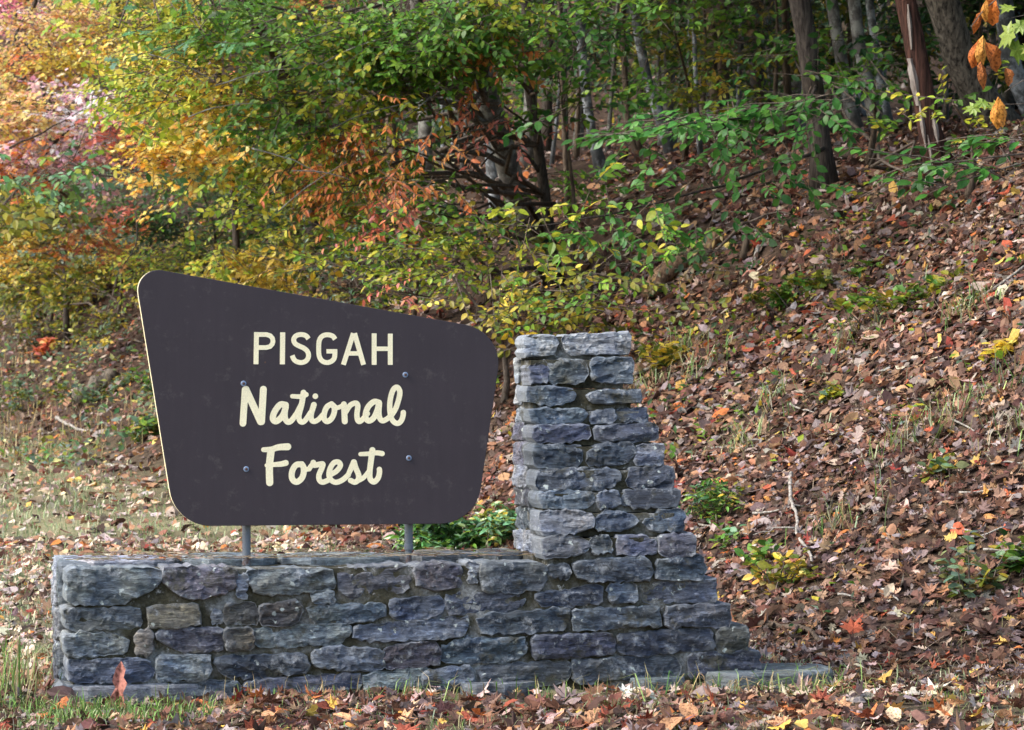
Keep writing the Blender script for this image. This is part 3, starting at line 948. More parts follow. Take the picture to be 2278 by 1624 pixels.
lathe_obj('old_screw', [(.005, .001), (.005, -.0015), (.003, -.002)], 10, M['rust'], sign, (a, 0, b))
for k, (q, top) in enumerate((((645, 1580), 1.05), ((1484, 1560), 1.0))):
    a, b = to_sign(*zS(*q))
    prof = [(.022, -.03), (.022, top)] if k == 0 else [(.0165, -.03), (.0165, .04), (.025, .042), (.025, .068), (.022, .07), (.022, top)]
    p_ = lathe_obj('post', prof, 20, M['pipe'], sign, (a, TH + .024, 0), 'z')
    for zz in (.55, .95):
        lathe_obj('clamp', [(.028, 0), (.028, .03)], 16, M['washer'], p_, (0, 0, zz - .2 * k * 0), 'z')

# ------------------------------------------------------------------ leaf shapes
def leaf_ovate(wd=.3, fold=.12, droop=.12):
    ys = [0, .18, .42, .68, .88, 1]; ws = [0, .7, 1, .78, .34, 0]
    V = []; F = []
    for y, q in zip(ys, ws):
        z = -droop * y * y
        if q == 0: V.append((0, y, z))
        else:
            V += [(-wd * q, y, z + fold * wd * q), (0, y, z), (wd * q, y, z + fold * wd * q)]
    # rows of 3 between the two ends
    F += [(0, 2, 1), (0, 3, 2)]
    for k in range(3):
        b = 1 + 3 * k
        F += [(b, b + 1, b + 4, b + 3), (b + 1, b + 2, b + 5, b + 4)]
    F += [(10, 11, 13), (11, 12, 13)]
    return np.array(V), F

def leaf_diamond(wd=.3, fold=.15):
    V = np.array([(0, 0, 0), (-wd, .45, fold * wd), (0, .5, 0), (wd, .45, fold * wd), (0, 1, -.08)])
    return V, [(0, 2, 1), (0, 3, 2), (1, 2, 4), (2, 3, 4)]

def leaf_fan(outline, center, bend=(0, 0, 0), jit=0, seed=0):
    r = np.random.default_rng(seed)
    o = np.array(outline, float)
    V2 = np.vstack([[center], o])
    a, b, c = bend
    z = a * V2[:, 0] ** 2 + b * (V2[:, 1] - .45) ** 2 + c * V2[:, 0] * (V2[:, 1] - .4)
    z = z + r.normal(0, jit, len(z))
    V = np.column_stack([V2, z])
    n = len(o)
    return V, [(0, 1 + i, 1 + (i + 1) % n) for i in range(n)]

MAPLE = [(0, 0), (.12, .12), (.42, .08), (.3, .26), (.52, .42), (.26, .46), (.3, .7), (.12, .64), (0, 1), (-.12, .64), (-.3, .7), (-.26, .46), (-.52, .42), (-.3, .26), (-.42, .08), (-.12, .12)]
OAK = [(0, 0), (.06, .12), (.2, .18), (.09, .28), (.28, .4), (.12, .48), (.3, .64), (.12, .72), (.16, .88), (0, 1), (-.16, .88), (-.12, .72), (-.3, .64), (-.12, .48), (-.28, .4), (-.09, .28), (-.2, .18), (-.06, .12)]
OVAL = [(0, 0), (.14, .1), (.25, .28), (.28, .48), (.22, .7), (.1, .9), (0, 1), (-.1, .9), (-.22, .7), (-.28, .48), (-.25, .28), (-.14, .1)]
L_OV = [leaf_ovate(.27, .2, .1), leaf_ovate(.31, .05, .2), leaf_ovate(.29, .3, .05)]
L_LONG = [leaf_ovate(.17, .3, .2), leaf_ovate(.19, .2, .3)]
L_MAP = [leaf_fan(MAPLE, (0, .36), (.2, -.25, .1), .02, 1), leaf_fan(MAPLE, (0, .36), (-.3, -.3, .2), .03, 2)]
L_OAK = [leaf_fan(OAK, (0, .45), (.4, -.2, .1), .02, 3), leaf_fan(OAK, (0, .45), (-.3, -.3, .2), .02, 4)]
L_DIA = [leaf_diamond(.3), leaf_diamond(.24, .3)]
L_QUAD = (np.array([(0, 0, 0), (-.3, .45, .06), (0, 1, -.05), (.3, .45, .06)]), [(0, 3, 2, 1)])
D_LEAF = []
for k, (o_, c_) in enumerate(((MAPLE, (0, .36)), (OAK, (0, .45)), (OVAL, (0, .5)), (OAK, (0, .45)), (OVAL, (0, .5)), (MAPLE, (0, .36)))):
    r_ = np.random.default_rng(k + 40)
    D_LEAF.append(leaf_fan(o_, c_, (r_.uniform(.5, 1.4), r_.uniform(-.7, .8), r_.uniform(-.8, .8)), .03, k))
    D_LEAF.append(leaf_fan(o_, c_, (-r_.uniform(.3, 1.1), r_.uniform(-.8, .8), r_.uniform(-1, 1)), .035, k + 9))
D_FAR = []
for k in range(4):
    r_ = np.random.default_rng(k + 70)
    D_FAR.append(leaf_fan([(0, 0), (.3, .3), (.22, .75), (0, 1), (-.3, .7), (-.26, .25)], (0, .5), (r_.uniform(-1, 1), r_.uniform(-.7, .7), r_.uniform(-.9, .9)), .05, k))

P_ = dict(
 green=PAL((86, 130, 44), (106, 148, 52), (70, 112, 40), (128, 160, 52), (98, 140, 60)),
 beech=PAL((62, 114, 48), (74, 124, 52), (52, 98, 40), (88, 134, 54), (66, 116, 40)),
 ygreen=PAL((158, 170, 50), (184, 182, 58), (132, 156, 48), (202, 190, 68), (112, 144, 48)),
 olive=PAL((128, 132, 44), (150, 146, 50), (104, 116, 42), (170, 150, 52), (88, 104, 44)),
 yellow=PAL((236, 200, 68), (242, 210, 94), (220, 180, 54), (230, 206, 106), (204, 174, 60)),
 gold=PAL((242, 188, 64), (246, 206, 104), (234, 164, 60), (246, 216, 134)),
 orange=PAL((224, 140, 72), (212, 120, 64), (230, 162, 88), (202, 112, 70), (222, 158, 80)),
 salmon=PAL((224, 128, 100), (214, 112, 88), (230, 150, 110), (220, 134, 122)),
 pink=PAL((248, 190, 198), (244, 168, 184), (248, 204, 186), (244, 200, 150), (238, 186, 208), (250, 218, 208)),
 peach=PAL((248, 204, 140), (242, 168, 98), (248, 206, 130), (240, 204, 92), (240, 178, 138)),
 magenta=PAL((214, 110, 134), (224, 130, 150), (200, 96, 118)),
 bluegreen=PAL((92, 142, 88), (112, 154, 110), (84, 130, 70), (130, 160, 80), (124, 164, 124)),
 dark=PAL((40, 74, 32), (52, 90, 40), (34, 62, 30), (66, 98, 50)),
 greygreen=PAL((104, 130, 98), (122, 146, 112), (88, 114, 76), (140, 150, 96), (110, 132, 116)),
 brownish=PAL((120, 100, 60), (96, 82, 50), (140, 116, 64), (84, 80, 48)),
 pale=PAL((214, 206, 120), (226, 214, 150), (190, 190, 96), (236, 200, 130), (220, 170, 120)),
)
def pick(pal, n, jit=.16):
    c = pal[rng.integers(0, len(pal), n)]
    c = c * np.exp(rng.normal(0, jit, (n, 1))) * np.exp(rng.normal(0, .05, (n, 3)))
    return np.clip(c, .004, .9)

# ------------------------------------------------------------------ trees and shrubs
def curve_pts(p0, p1, sag=0., n=6, wob=.05):
    p0 = np.asarray(p0, float); p1 = np.asarray(p1, float)
    t = np.linspace(0, 1, n)[:, None]
    L = np.linalg.norm(p1 - p0)
    P = p0 + (p1 - p0) * t
    P[:, 2] += sag * L * 4 * (t * (1 - t))[:, 0]
    P[1:-1] += rng.normal(0, wob * L / n, (n - 2, 3))
    return P

def foliage(leafA, twigA, masses, leaf_size, tmpl, cover=2.3, clump_r=.42, twig_col=None, droop=.25, hub=None, up=.9):
    """each mass: (px, py, depth, rx px, rz px, ry m, palette) -> clumps of leafy twigs; returns clump centres"""
    centres = []
    for (px, py, Yd, rx, rz, ry, pal) in masses:
        c = at(px, py, Yd); sc = Yd / FPX
        if Yd > 40.5 and tmpl is not L_MAP: tmpl = L_DIA
        a, b = rx * sc, rz * sc
        vol_leaves = cover * math.pi * rx * rz / (.34 * (leaf_size / sc) ** 2)
        per = 9
        ntw = max(6, int(vol_leaves / per))
        ncl = max(2, int(1.6 * a * b / clump_r ** 2) + 1)
        q = rdir(ncl) * rng.random((ncl, 1)) ** .4
        cl = c + q * np.array([a, ry, b])
        if isinstance(pal, str): pal = [pal]
        cp = [P_[random.choice(pal)] for _ in range(ncl)]
        shift = np.exp(rng.normal(0, .16, (ncl, 1)))
        centres += list(cl)
        wts = rng.uniform(.4, 1.4, ncl); wts /= wts.sum()
        which = rng.choice(ncl, ntw, p=wts)
        for k in range(ncl):
            m = int((which == k).sum())
            if not m: continue
            st = cl[k] + rng.normal(0, 1, (m, 3)) * clump_r * np.array([.62, .62, .3])
            if hub is not None:
                outd = cl[k] - hub; outd[2] *= .25
            else:
                outd = rng.normal(0, 1, 3); outd[2] = 0
            outd /= np.linalg.norm(outd) + 1e-9
            dr = outd * .8 + rng.normal(0, .7, (m, 3)) * np.array([1, 1, .35])
            dr[:, 2] -= droop * rng.random(m)
            dr /= np.linalg.norm(dr, axis=1)[:, None]
            L = rng.uniform(.25, .6, m) * min(1.4, max(.6, leaf_size / .085))
            up_ = np.array([-.22, -.5, 1.]) * up + rng.normal(0, .28, (m, 3))   # leaves turn to the open side
            side = np.cross(dr, up_); side /= np.linalg.norm(side, axis=1)[:, None] + 1e-9
            nrm = np.cross(side, dr)
            if twigA is not None and Yd < 50:
                for i in range(0, m):
                    twigA.tube(np.array([st[i] - dr[i] * .12, st[i] + dr[i] * L[i]]), [.005, .002], 3, cap=False)
            for j in range(per):
                t = (j + .3) / per + rng.normal(0, .03, m)
                sg = 1 if j % 2 else -1
                pos = st + dr * (L * t)[:, None]
                ld = dr * rng.uniform(.3, .9, (m, 1)) + side * sg * rng.uniform(.5, 1.0, (m, 1)) + rng.normal(0, .22, (m, 3))
                ld[:, 2] -= droop * rng.uniform(.2, 1.4, m)
                ln = nrm + rng.normal(0, .32, (m, 3))
                keep = rng.random(m) < .93
                Rm = frames(ld[keep], ln[keep])
                col = pick(cp[k], int(keep.sum())) * shift[k]
                S = leaf_size * rng.uniform(.65, 1.15, int(keep.sum()))
                leafA.scatter(tmpl[rng.integers(len(tmpl))], pos[keep], Rm, S, np.clip(col, .004, .9))
    return centres

def canopy(leafA, c, rad, n, size, pal):
    """the high crown above the picture: coarse leaf clumps added to shade the wood"""
    k = rng.integers(10, 16)
    cl = c + rdir(k) * rng.random((k, 1)) ** .4 * np.array(rad)
    w_ = rng.integers(0, k, n)
    pos = cl[w_] + rng.normal(0, .55, (n, 3))
    Rm = frames(rdir(n), np.array([0, 0, 1.]) + rng.normal(0, .6, (n, 3)))
    leafA.scatter(L_QUAD, pos, Rm, size * rng.uniform(.6, 1.2, n), pick(pal, n))

def tree(name, label, cat, trunk, r0, r1, bark, masses=(), leaf=.085, tmpl=None, cover=2.3, top=None, group=None,
         leafmat='leaf', clump_r=.42, limbs=(), crown_pal='green', droop=.25, up=.9, ncan=900, bough=True, low=0):
    """trunk: list of world points from the ground up; top: height of the unseen upper crown"""
    T = np.array(trunk, float)
    T[0, 2] = float(terrain(T[0, 0], T[0, 1])) - .08
    base = T[0].copy(); base[2] += .08
    root = empty(name, base)
    tag(root, label, cat, group)
    if top:
        d = T[-1] - T[-2]; d /= np.linalg.norm(d)
        d = d * .5 + np.array([0, 0, .5]); d /= np.linalg.norm(d)
        while T[-1, 2] < top:
            T = np.vstack([T, T[-1] + d * 2.2 + rng.normal(0, .12, 3)])
    L = np.concatenate([[0], np.cumsum(np.linalg.norm(np.diff(T, axis=0), axis=1))])
    ns = max(6, int(L[-1] / .45))
    tt = np.linspace(0, L[-1], ns)
    TP = np.stack([np.interp(tt, L, T[:, i]) for i in range(3)], -1)
    for _ in range(2):
        TP[1:-1] = (TP[:-2] + 2 * TP[1:-1] + TP[2:]) / 4
    TP[1:-1] += rng.normal(0, r0 * .12, (ns - 2, 3)) * np.array([1, 1, 0])
    rad = r0 + (r1 - r0) * (tt / L[-1]) + r0 * .55 * np.exp(-tt / .22)
    if isinstance(bark, str): bark = M[bark]
    ta = Acc(); ta.tube(TP - base, rad, 12 if r0 > .05 else 7)
    ta.obj('trunk', bark, root, True, False)
    la = Acc(); ba = Acc()
    if masses:
        hub = TP[min(len(TP) - 1, int(len(TP) * .4))]
        cen = foliage(la, ba, masses, leaf, tmpl or L_OV, cover, clump_r, hub=hub, droop=droop, up=up)
        if bough:
            for c in cen:
                dd = np.linalg.norm(TP - c, axis=1) + 1.2 * np.maximum(0, TP[:, 2] - c[2])
                j = int(np.argmin(dd))
                if np.linalg.norm(TP[j] - c) < 9:
                    n_ = max(5, int(np.linalg.norm(TP[j] - c) / .4))
                    P = curve_pts(TP[j], c, .06, n_, .25)
                    r_b = min(rad[j] * .6, .008 + .006 * np.linalg.norm(TP[j] - c))
                    ba.tube(P, np.linspace(r_b, .004, n_), 5, cap=False)
    for lp, ra, rb in limbs:
        lp = np.array(lp, float)
        LL = np.concatenate([[0], np.cumsum(np.linalg.norm(np.diff(lp, axis=0), axis=1))]); q = np.linspace(0, LL[-1], max(8, int(LL[-1] / .25)))
        lq = np.stack([np.interp(q, LL, lp[:, i]) for i in range(3)], -1)
        for _ in range(2): lq[1:-1] = (lq[:-2] + 2 * lq[1:-1] + lq[2:]) / 4
        lq[1:-1] += rng.normal(0, ra * .5, (len(lq) - 2, 3))
        one = Acc(); one.tube(lq - base, np.linspace(ra, rb, len(lq)), 7)
        one.obj('branch', bark, root, True, False)
    if top:
        for q in range(5):
            c = TP[-1] + rng.normal(0, 1.1, 3)
            ba.tube(curve_pts(TP[int(len(TP) * .7)], c, .05, 5), np.linspace(r1 * .6, .01, 5), 5, cap=False)
        canopy(la, TP[-1] + (0, 0, .3), (3.0, 3.0, 1.8), int(ncan * 1.7), .32, P_[crown_pal])
        if low:      # lower storey of the crown, added just out of view to darken the wood
            zz = max(low, EYE + .119 * base[1] + 2.5)
            jj = int(np.argmin(np.abs(TP[:, 2] - zz)))
            canopy(la, np.array([TP[jj, 0], TP[jj, 1], zz]), (2.8, 2.8, .9), int(ncan * 2.6), .2, P_[crown_pal])
    if ba.nv:
        ba.V = [v - base for v in ba.V]
        tag(ba.obj('twigs', M['twig'] if bark is not M['bark_dark'] else M['bark_brown'], root, True, False), kind='stuff')
    if la.nv:
        la.V = [v - base for v in la.V]
        c_ = la.obj('crown', M[leafmat], root)
        tag(c_, kind='stuff')
    return root

def gp(px, Yd):
    x = (px - CX) / FPX * Yd
    return (x, Yd, float(terrain(x, Yd)))

# --- big trees at the edge of the wood
tree('beech_tree', 'leaning grey beech with broad yellow green canopy hanging above the sign', 'tree',
     [gp(1195, 33), at(1165, 520, 33), at(1120, 340, 32.6), at(1085, 200, 32), at(1040, 60, 31.5)], .13, .06, 'bark_grey',
     [(900, 60, 28, 280, 90, 1.2, ['green', 'ygreen']), (680, 120, 28.5, 270, 110, 1.3, ['ygreen', 'green', 'ygreen']), (440, 110, 30, 160, 100, 1.2, ['ygreen', 'ygreen', 'yellow', 'yellow']),
      (800, 215, 28, 250, 80, 1.0, ['green', 'ygreen']), (520, 225, 29, 220, 55, 1.0, ['ygreen', 'ygreen', 'yellow']), (1060, 110, 27.5, 150, 110, 1.0, ['green', 'green', 'ygreen']),
      (330, 190, 31, 110, 60, .8, ['yellow', 'ygreen']), (700, 20, 29, 300, 40, 1.0, ['green']), (780, 330, 28.4, 150, 50, .7, ['ygreen', 'olive']), (560, 430, 29, 130, 26, .5, ['ygreen'])],
     .08, L_OV, 4.2, 11, crown_pal='ygreen',
     limbs=[([at(x, y, 27.6), at(x + dx * .5, y + dy * .5 - 10, 27.4), at(x + dx, y + dy, 27.2)], .007, .003) for x, y, dx, dy in ((620, 470, 150, -110), (480, 190, 190, -40), (700, 150, 170, -70), (560, 330, 160, 60), (830, 90, 150, 40), (900, 230, -170, 60), (420, 260, 140, -30), (980, 40, -140, 90), (760, 60, -150, 70), (650, 380, 130, 20), (330, 120, 150, 60), (1010, 190, -120, 80))] +
           [([at(1120, 330, 32.6), at(1060, 262, 31.8), at(1000, 225, 31), at(930, 200, 30), at(860, 190, 29)], .055, .02),
            ([at(1085, 200, 32), at(980, 140, 30.5), at(860, 110, 29), at(700, 120, 28.5)], .04, .01)])
tree('maple_tree', 'golden yellow maple with glowing low boughs beyond the sign', 'tree',
     [gp(520, 36), at(530, 450, 36), at(500, 300, 35.5), at(480, 120, 35)], .045, .03, 'bark_dark',
     [(450, 295, 34, 170, 55, .9, ['yellow', 'gold']), (410, 355, 34, 90, 50, .6, ['gold', 'yellow']), (650, 320, 35, 170, 65, .9, ['olive', 'ygreen', 'green', 'orange']), (560, 350, 35, 90, 40, .6, ['yellow', 'olive']), (520, 540, 34.5, 70, 50, .5, ['olive', 'ygreen', 'yellow'])],
     .09, L_MAP, 4.4, 9, crown_pal='yellow')
tree('red_maple', 'pink and rose leaved maple at the wood edge by the lawn', 'tree',
     [gp(150, 44), at(140, 500, 44), at(120, 300, 43), at(90, 180, 43)], .04, .03, 'bark_dark',
     [(110, 245, 40, 190, 85, 1.2, ['pink', 'pink', 'peach']), (240, 285, 40, 110, 55, .9, ['pink', 'peach', 'salmon']), (30, 330, 40, 110, 60, 1, 'pink'), (340, 235, 40, 90, 40, .8, ['pink', 'orange']), (120, 380, 40, 120, 40, .8, ['pink', 'orange']), (150, 520, 41, 70, 50, .6, ['olive', 'orange']), (140, 620, 41, 70, 50, .6, ['olive', 'yellow'])],
     .09, L_MAP, 4.4, crown_pal='pink',
     limbs=[([at(150, 360, 38), at(230, 395, 38), at(290, 390, 38), at(340, 365, 38)], .018, .006), ([at(300, 470, 38), at(310, 540, 38), at(270, 600, 38)], .012, .005), ([at(20, 330, 38.5), at(90, 300, 38.5), at(190, 240, 38.5)], .014, .005), ([at(60, 420, 41), at(120, 300, 40.5), at(220, 240, 40), at(330, 190, 40)], .03, .01)])
tree('sourwood_tree', 'peach and apricot leaved tree with pale bare twigs', 'tree',
     [gp(-60, 52), at(-30, 300, 52), at(30, 120, 51), at(80, 0, 50)], .07, .04, 'bark_brown',
     [(110, 90, 44, 180, 80, 1.3, ['peach', 'peach', 'orange']), (250, 150, 43, 140, 60, 1, ['gold', 'peach', 'yellow']), (20, 30, 51, 80, 60, 1, ['magenta', 'pink']), (40, 190, 44, 120, 50, 1, ['peach', 'pale'])],
     .1, L_LONG, 4.6, crown_pal='peach',
     limbs=[([at(-20, 290, 47), at(60, 170, 47), at(130, 130, 47)], .02, .006), ([at(0, 250, 46.5), at(70, 160, 46.5), at(170, 120, 46.5)], .016, .005)])
tree('hickory_sapling', 'slim dark hickory with drooping burnt orange leaves', 'tree',
     [gp(1240, 30), at(1235, 560, 30), at(1205, 380, 29.8), at(1178, 240, 29.6), at(1165, 80, 29.4)], .055, .03, 'bark_dark',
     [(880, 305, 28.2, 130, 42, .7, 'orange'), (810, 395, 28.0, 110, 60, .7, ['orange', 'orange', 'gold']), (905, 480, 27.6, 75, 60, .5, ['orange', 'salmon']), (1080, 160, 28.2, 85, 65, .7, ['orange']), (1090, 245, 28.2, 70, 50, .5, ['salmon', 'orange']),
      (870, 640, 26.8, 42, 34, .35, ['salmon']), (940, 410, 27.0, 60, 40, .5, ['orange']), (1000, 320, 27.3, 60, 30, .5, ['orange'])],
     .085, L_LONG, 2.3, 8, crown_pal='orange', clump_r=.34, droop=.6,
     limbs=[([at(1205, 390, 29.8), at(1165, 325, 29.5), at(1110, 320, 29.2), at(1070, 370, 29)], .022, .008), ([at(1200, 340, 29.8), at(1150, 270, 29.5), at(1080, 270, 29.2), at(960, 320, 29)], .022, .007)])
tree('oak_tree', 'green oak boughs with lobed leaves at the top of the wood edge', 'tree',
     [gp(700, 40), at(680, 300, 40), at(600, 100, 36), at(500, -60, 31)], .1, .05, 'bark_dark',
     [(330, 15, 27, 110, 28, .6, ['bluegreen', 'green', 'ygreen']), (255, 75, 27.5, 45, 26, .4, ['bluegreen', 'ygreen']), (480, 20, 27, 110, 34, .6, ['bluegreen', 'green', 'ygreen']), (420, 70, 27.4, 50, 20, .4, ['bluegreen'])],
     .14, L_OAK, 2.6, 9, crown_pal='green')
tree('dogwood_sapling', 'green and blue green sapling arching over the lawn edge', 'tree',
     [gp(-90, 34), at(-60, 620, 34), at(-20, 480, 33), at(40, 420, 32)], .03, .012, 'bark_dark',
     [(70, 395, 31, 100, 40, .5, ['bluegreen', 'ygreen']), (170, 370, 31, 60, 30, .4, ['bluegreen']), (20, 470, 31.5, 70, 45, .5, ['ygreen', 'olive']), (270, 330, 31, 50, 25, .3, ['ygreen'])],
     .11, L_OV, 2.4, droop=.5)
shr = [
 ('laurel_shrub', 'grey green leafy thicket below the golden maple', 470, 43, [(450, 430, 42, 170, 60, .9, ['greygreen', 'green', 'bluegreen']), (380, 520, 42, 180, 50, .9, ['greygreen', 'dark', 'green']), (560, 500, 41, 130, 60, .8, ['dark', 'green', 'olive'])], .12, L_OAK),
 ('witch_hazel', 'olive and yellow shrub under the rose maple', 110, 47, [(110, 490, 46, 170, 60, 1, ['olive', 'brownish', 'ygreen']), (90, 570, 46, 160, 60, 1, ['olive', 'ygreen', 'gold']), (230, 600, 45, 110, 60, .9, ['olive', 'yellow', 'dark'])], .11, L_OV),
 ('spice_bush', 'bright yellow leaved bush hanging over the left bank', 250, 46, [(240, 690, 44, 110, 45, .8, ['yellow', 'olive', 'greygreen']), (80, 660, 45, 110, 50, .8, ['olive', 'ygreen', 'brownish']), (300, 750, 43, 70, 50, .7, ['yellow', 'gold', 'greygreen'])], .12, L_OV),
 ('young_maple', 'small orange tinged maple beside the bank', 260, 44, [(250, 520, 43, 60, 40, .6, ['orange', 'salmon', 'gold']), (60, 610, 45, 60, 40, .6, ['orange', 'yellow'])], .11, L_MAP),
 ('birch_sapling', 'yellow and orange mottled sapling just above the sign edge', 690, 37, [(660, 480, 36, 90, 50, .7, ['gold', 'orange', 'olive']), (620, 575, 36, 110, 50, .7, ['yellow', 'olive', 'orange']), (720, 420, 36, 70, 40, .6, ['ygreen', 'yellow']), (740, 520, 36, 60, 40, .6, ['ygreen', 'olive'])], .1, L_MAP),
 ('holly_bush', 'dark glossy evergreen bush above the slanted sign edge', 760, 32, [(770, 580, 31.5, 90, 55, .7, ['dark', 'dark', 'green']), (820, 640, 31, 80, 30, .5, ['dark', 'green'])], .08, L_LONG),
 ('mixed_sapling', 'sapling of mixed green and red leaves beside the orange hickory', 900, 30, [(920, 430, 28.2, 60, 40, .4, ['green', 'beech']), (850, 520, 28.2, 50, 60, .4, ['ygreen', 'green']), (990, 470, 28.6, 70, 60, .5, ['ygreen', 'olive']), (700, 590, 30, 60, 30, .4, ['olive', 'yellow'])], .1, L_OV),
 ('yellow_shrub', 'low yellow green shrub leaning over the stone pier', 1120, 27, [(1000, 610, 27, 150, 45, .7, ['ygreen', 'olive', 'olive']), (1150, 655, 25.8, 140, 45, .6, ['olive', 'olive', 'green']), (1290, 655, 25, 80, 30, .5, ['green', 'olive']), (1060, 690, 26, 110, 28, .5, ['yellow', 'olive']), (1080, 560, 27, 100, 40, .6, ['olive', 'green'])], .09, L_OV),
 ('hedge_sapling', 'yellowish sapling with hanging leaves behind the sign top', 640, 39, [(420, 640, 40, 90, 50, .8, ['yellow', 'olive', 'ygreen']), (540, 600, 39, 90, 50, .8, ['olive', 'green', 'yellow']), (330, 610, 42, 70, 50, .8, ['ygreen', 'olive'])], .1, L_OV),
]
shr += [
 ('thicket_shrub', 'dense green thicket closing the slope under the rose maple', 40, 50, [(40, 430, 49, 140, 60, 1, ['green', 'olive', 'greygreen']), (200, 420, 49, 140, 60, 1, ['greygreen', 'green', 'orange']), (30, 520, 49, 120, 60, 1, ['olive', 'ygreen'])], .12, L_OV),
 ('thicket_shrub', 'yellow mottled thicket on the slope beside the sign top', 300, 47, [(310, 560, 46, 120, 60, 1, ['yellow', 'olive', 'green']), (160, 640, 46, 130, 50, 1, ['olive', 'yellow', 'dark']), (330, 680, 45, 80, 50, .8, ['yellow', 'olive', 'greygreen'])], .12, L_OV),
 ('thicket_shrub', 'dark tangled thicket behind the slanting sign top', 520, 45, [(480, 560, 44, 140, 50, 1, ['dark', 'green', 'olive']), (620, 520, 44, 130, 60, 1, ['green', 'dark', 'yellow']), (560, 640, 42, 120, 40, .8, ['olive', 'dark'])], .11, L_OV),
 ('thicket_shrub', 'olive and orange thicket under the golden maple boughs', 660, 44, [(640, 420, 43, 150, 60, 1, ['olive', 'green', 'orange']), (800, 470, 43, 140, 70, 1, ['olive', 'dark', 'green']), (500, 400, 44, 110, 50, 1, ['greygreen', 'olive'])], .11, L_OV),
 ('thicket_shrub', 'tangled olive thicket at the foot of the leaning beech', 950, 38, [(900, 560, 36, 130, 60, .8, ['olive', 'dark', 'ygreen']), (1050, 600, 35, 110, 50, .8, ['olive', 'dark']), (800, 680, 34, 100, 30, .6, ['olive', 'yellow'])], .1, L_OV),
 ('thicket_shrub', 'straw and green scrub at the top of the left bank', 90, 46, [(40, 730, 45, 110, 40, .8, ['olive', 'brownish', 'greygreen']), (170, 740, 45, 90, 36, .8, ['brownish', 'greygreen', 'olive']), (300, 820, 43, 60, 30, .6, ['yellow', 'greygreen'])], .11, L_OV),
 ('thicket_shrub', 'bright peach and yellow thicket at the upper wood edge', 60, 56, [(60, 130, 55, 180, 80, 1.2, ['peach', 'pale', 'yellow']), (250, 60, 55, 180, 80, 1.2, ['yellow', 'ygreen', 'peach']), (120, 330, 54, 180, 70, 1.2, ['pink', 'orange', 'olive']), (420, 60, 54, 170, 80, 1.2, ['ygreen', 'yellow', 'olive']), (60, 0, 56, 150, 60, 1.2, ['pale', 'peach']), (400, 200, 54, 160, 70, 1.2, ['olive', 'orange', 'yellow']), (620, 60, 54, 170, 80, 1.2, ['green', 'olive', 'ygreen']), (650, 200, 54, 170, 80, 1.2, ['olive', 'green']), (850, 120, 52, 150, 100, 1.2, ['green', 'olive', 'dark'])], .13, L_OV),
]
for nm, lb, px, Yd, ms, ls, tp in shr:
    b = gp(px, Yd)
    hi = at(ms[0][0], ms[0][1], ms[0][2])
    tree(nm, lb, 'shrub' if 'sapling' not in nm and 'maple' not in nm else 'sapling', [b, (b[0] + .1, b[1], b[2] + .4), tuple((np.array(b) + hi) / 2 + (0.1, 0, .2)), tuple(hi)], .028, .01, 'twig', ms, ls * .85, tp, 4.0,
         leafmat='glossy' if nm == 'holly_bush' else 'leaf')

# --- right side: dark trunk with the long green sprays
def spray_leaf_parts(root, base, masses, leaf, n_parts, pal, tmpl_mesh):
    """the leaves that show largest, each a part of its own, along drooping side twigs"""
    tw = Acc(); cnt = 0
    areas = np.array([m[3] * m[4] for m in masses], float); areas /= areas.sum()
    for (px, py, Yd, rx, rz, ry, _), fr in zip(masses, areas):
        c = at(px, py, Yd); sc = Yd / FPX
        want = int(n_parts * fr)
        while want > 0:
            q = rdir(1)[0] * rng.random() ** .5
            st = c + q * np.array([rx * sc, ry, rz * sc * .8])
            d = np.array([-.8, rng.normal(0, .5), rng.normal(-.12, .18)]); d /= np.linalg.norm(d)
            L = rng.uniform(.3, .6)
            tw.tube(np.array([st - d * .1, st + d * L * .5 + (0, 0, .02), st + d * L]) - base, [.004, .003, .0015], 3, cap=False)
            side = np.cross(d, (0, 0, 1)); side /= np.linalg.norm(side)
            for j in range(7):
                if want <= 0: break
                pos = st + d * L * (j + .4) / 7
                ld = d * .7 + side * (1 if j % 2 else -1) * rng.uniform(.5, 1) + rng.normal(0, .2, 3); ld[2] -= rng.uniform(.1, .5)
                Rm = frames(ld[None], (np.array([0, -.35, 1.]) + rng.normal(0, .25, 3))[None])[0]
                o = bpy.data.objects.new('leaf', random.choice(tmpl_mesh))
                COL.objects.link(o); o.parent = root
                s = leaf * rng.uniform(.7, 1.15)
                Mx = Matrix([[*(Rm[i] * s), pos[i] - base[i]] for i in range(3)] + [[0, 0, 0, 1]])
                o.matrix_local = Mx
                o.color = (*pick(P_[pal], 1)[0], 1)
                want -= 1; cnt += 1
    tag(tw.obj('twigs', M['twig'], root, True, False), kind='stuff')
OV_MESH = [raw_mesh('leaf', t[0], t[1], M['leaf_obj']) for t in L_OV]
BIG_MESH = [raw_mesh('leaf', *leaf_fan([(0, 0), (.1, .12), (.2, .3), (.27, .5), (.2, .66), (.25, .74), (.12, .9), (0, 1), (-.1, .88), (-.2, .8), (-.22, .6), (-.28, .45), (-.2, .25), (-.08, .1)], (0, .5), (1.6, -.5, .5), .03, 5), M['dead_obj']), raw_mesh('leaf', *leaf_fan([(0, 0), (.1, .14), (.16, .3), (.22, .5), (.2, .7), (.1, .86), (0, 1), (-.12, .88), (-.14, .7), (-.2, .52), (-.15, .25), (-.06, .1)], (0, .5), (-2.2, -.6, .9), .03, 6), M['dead_obj'])]
MAPLE_MESH = [raw_mesh('leaf', t[0], t[1], M['leaf_obj']) for t in L_MAP]

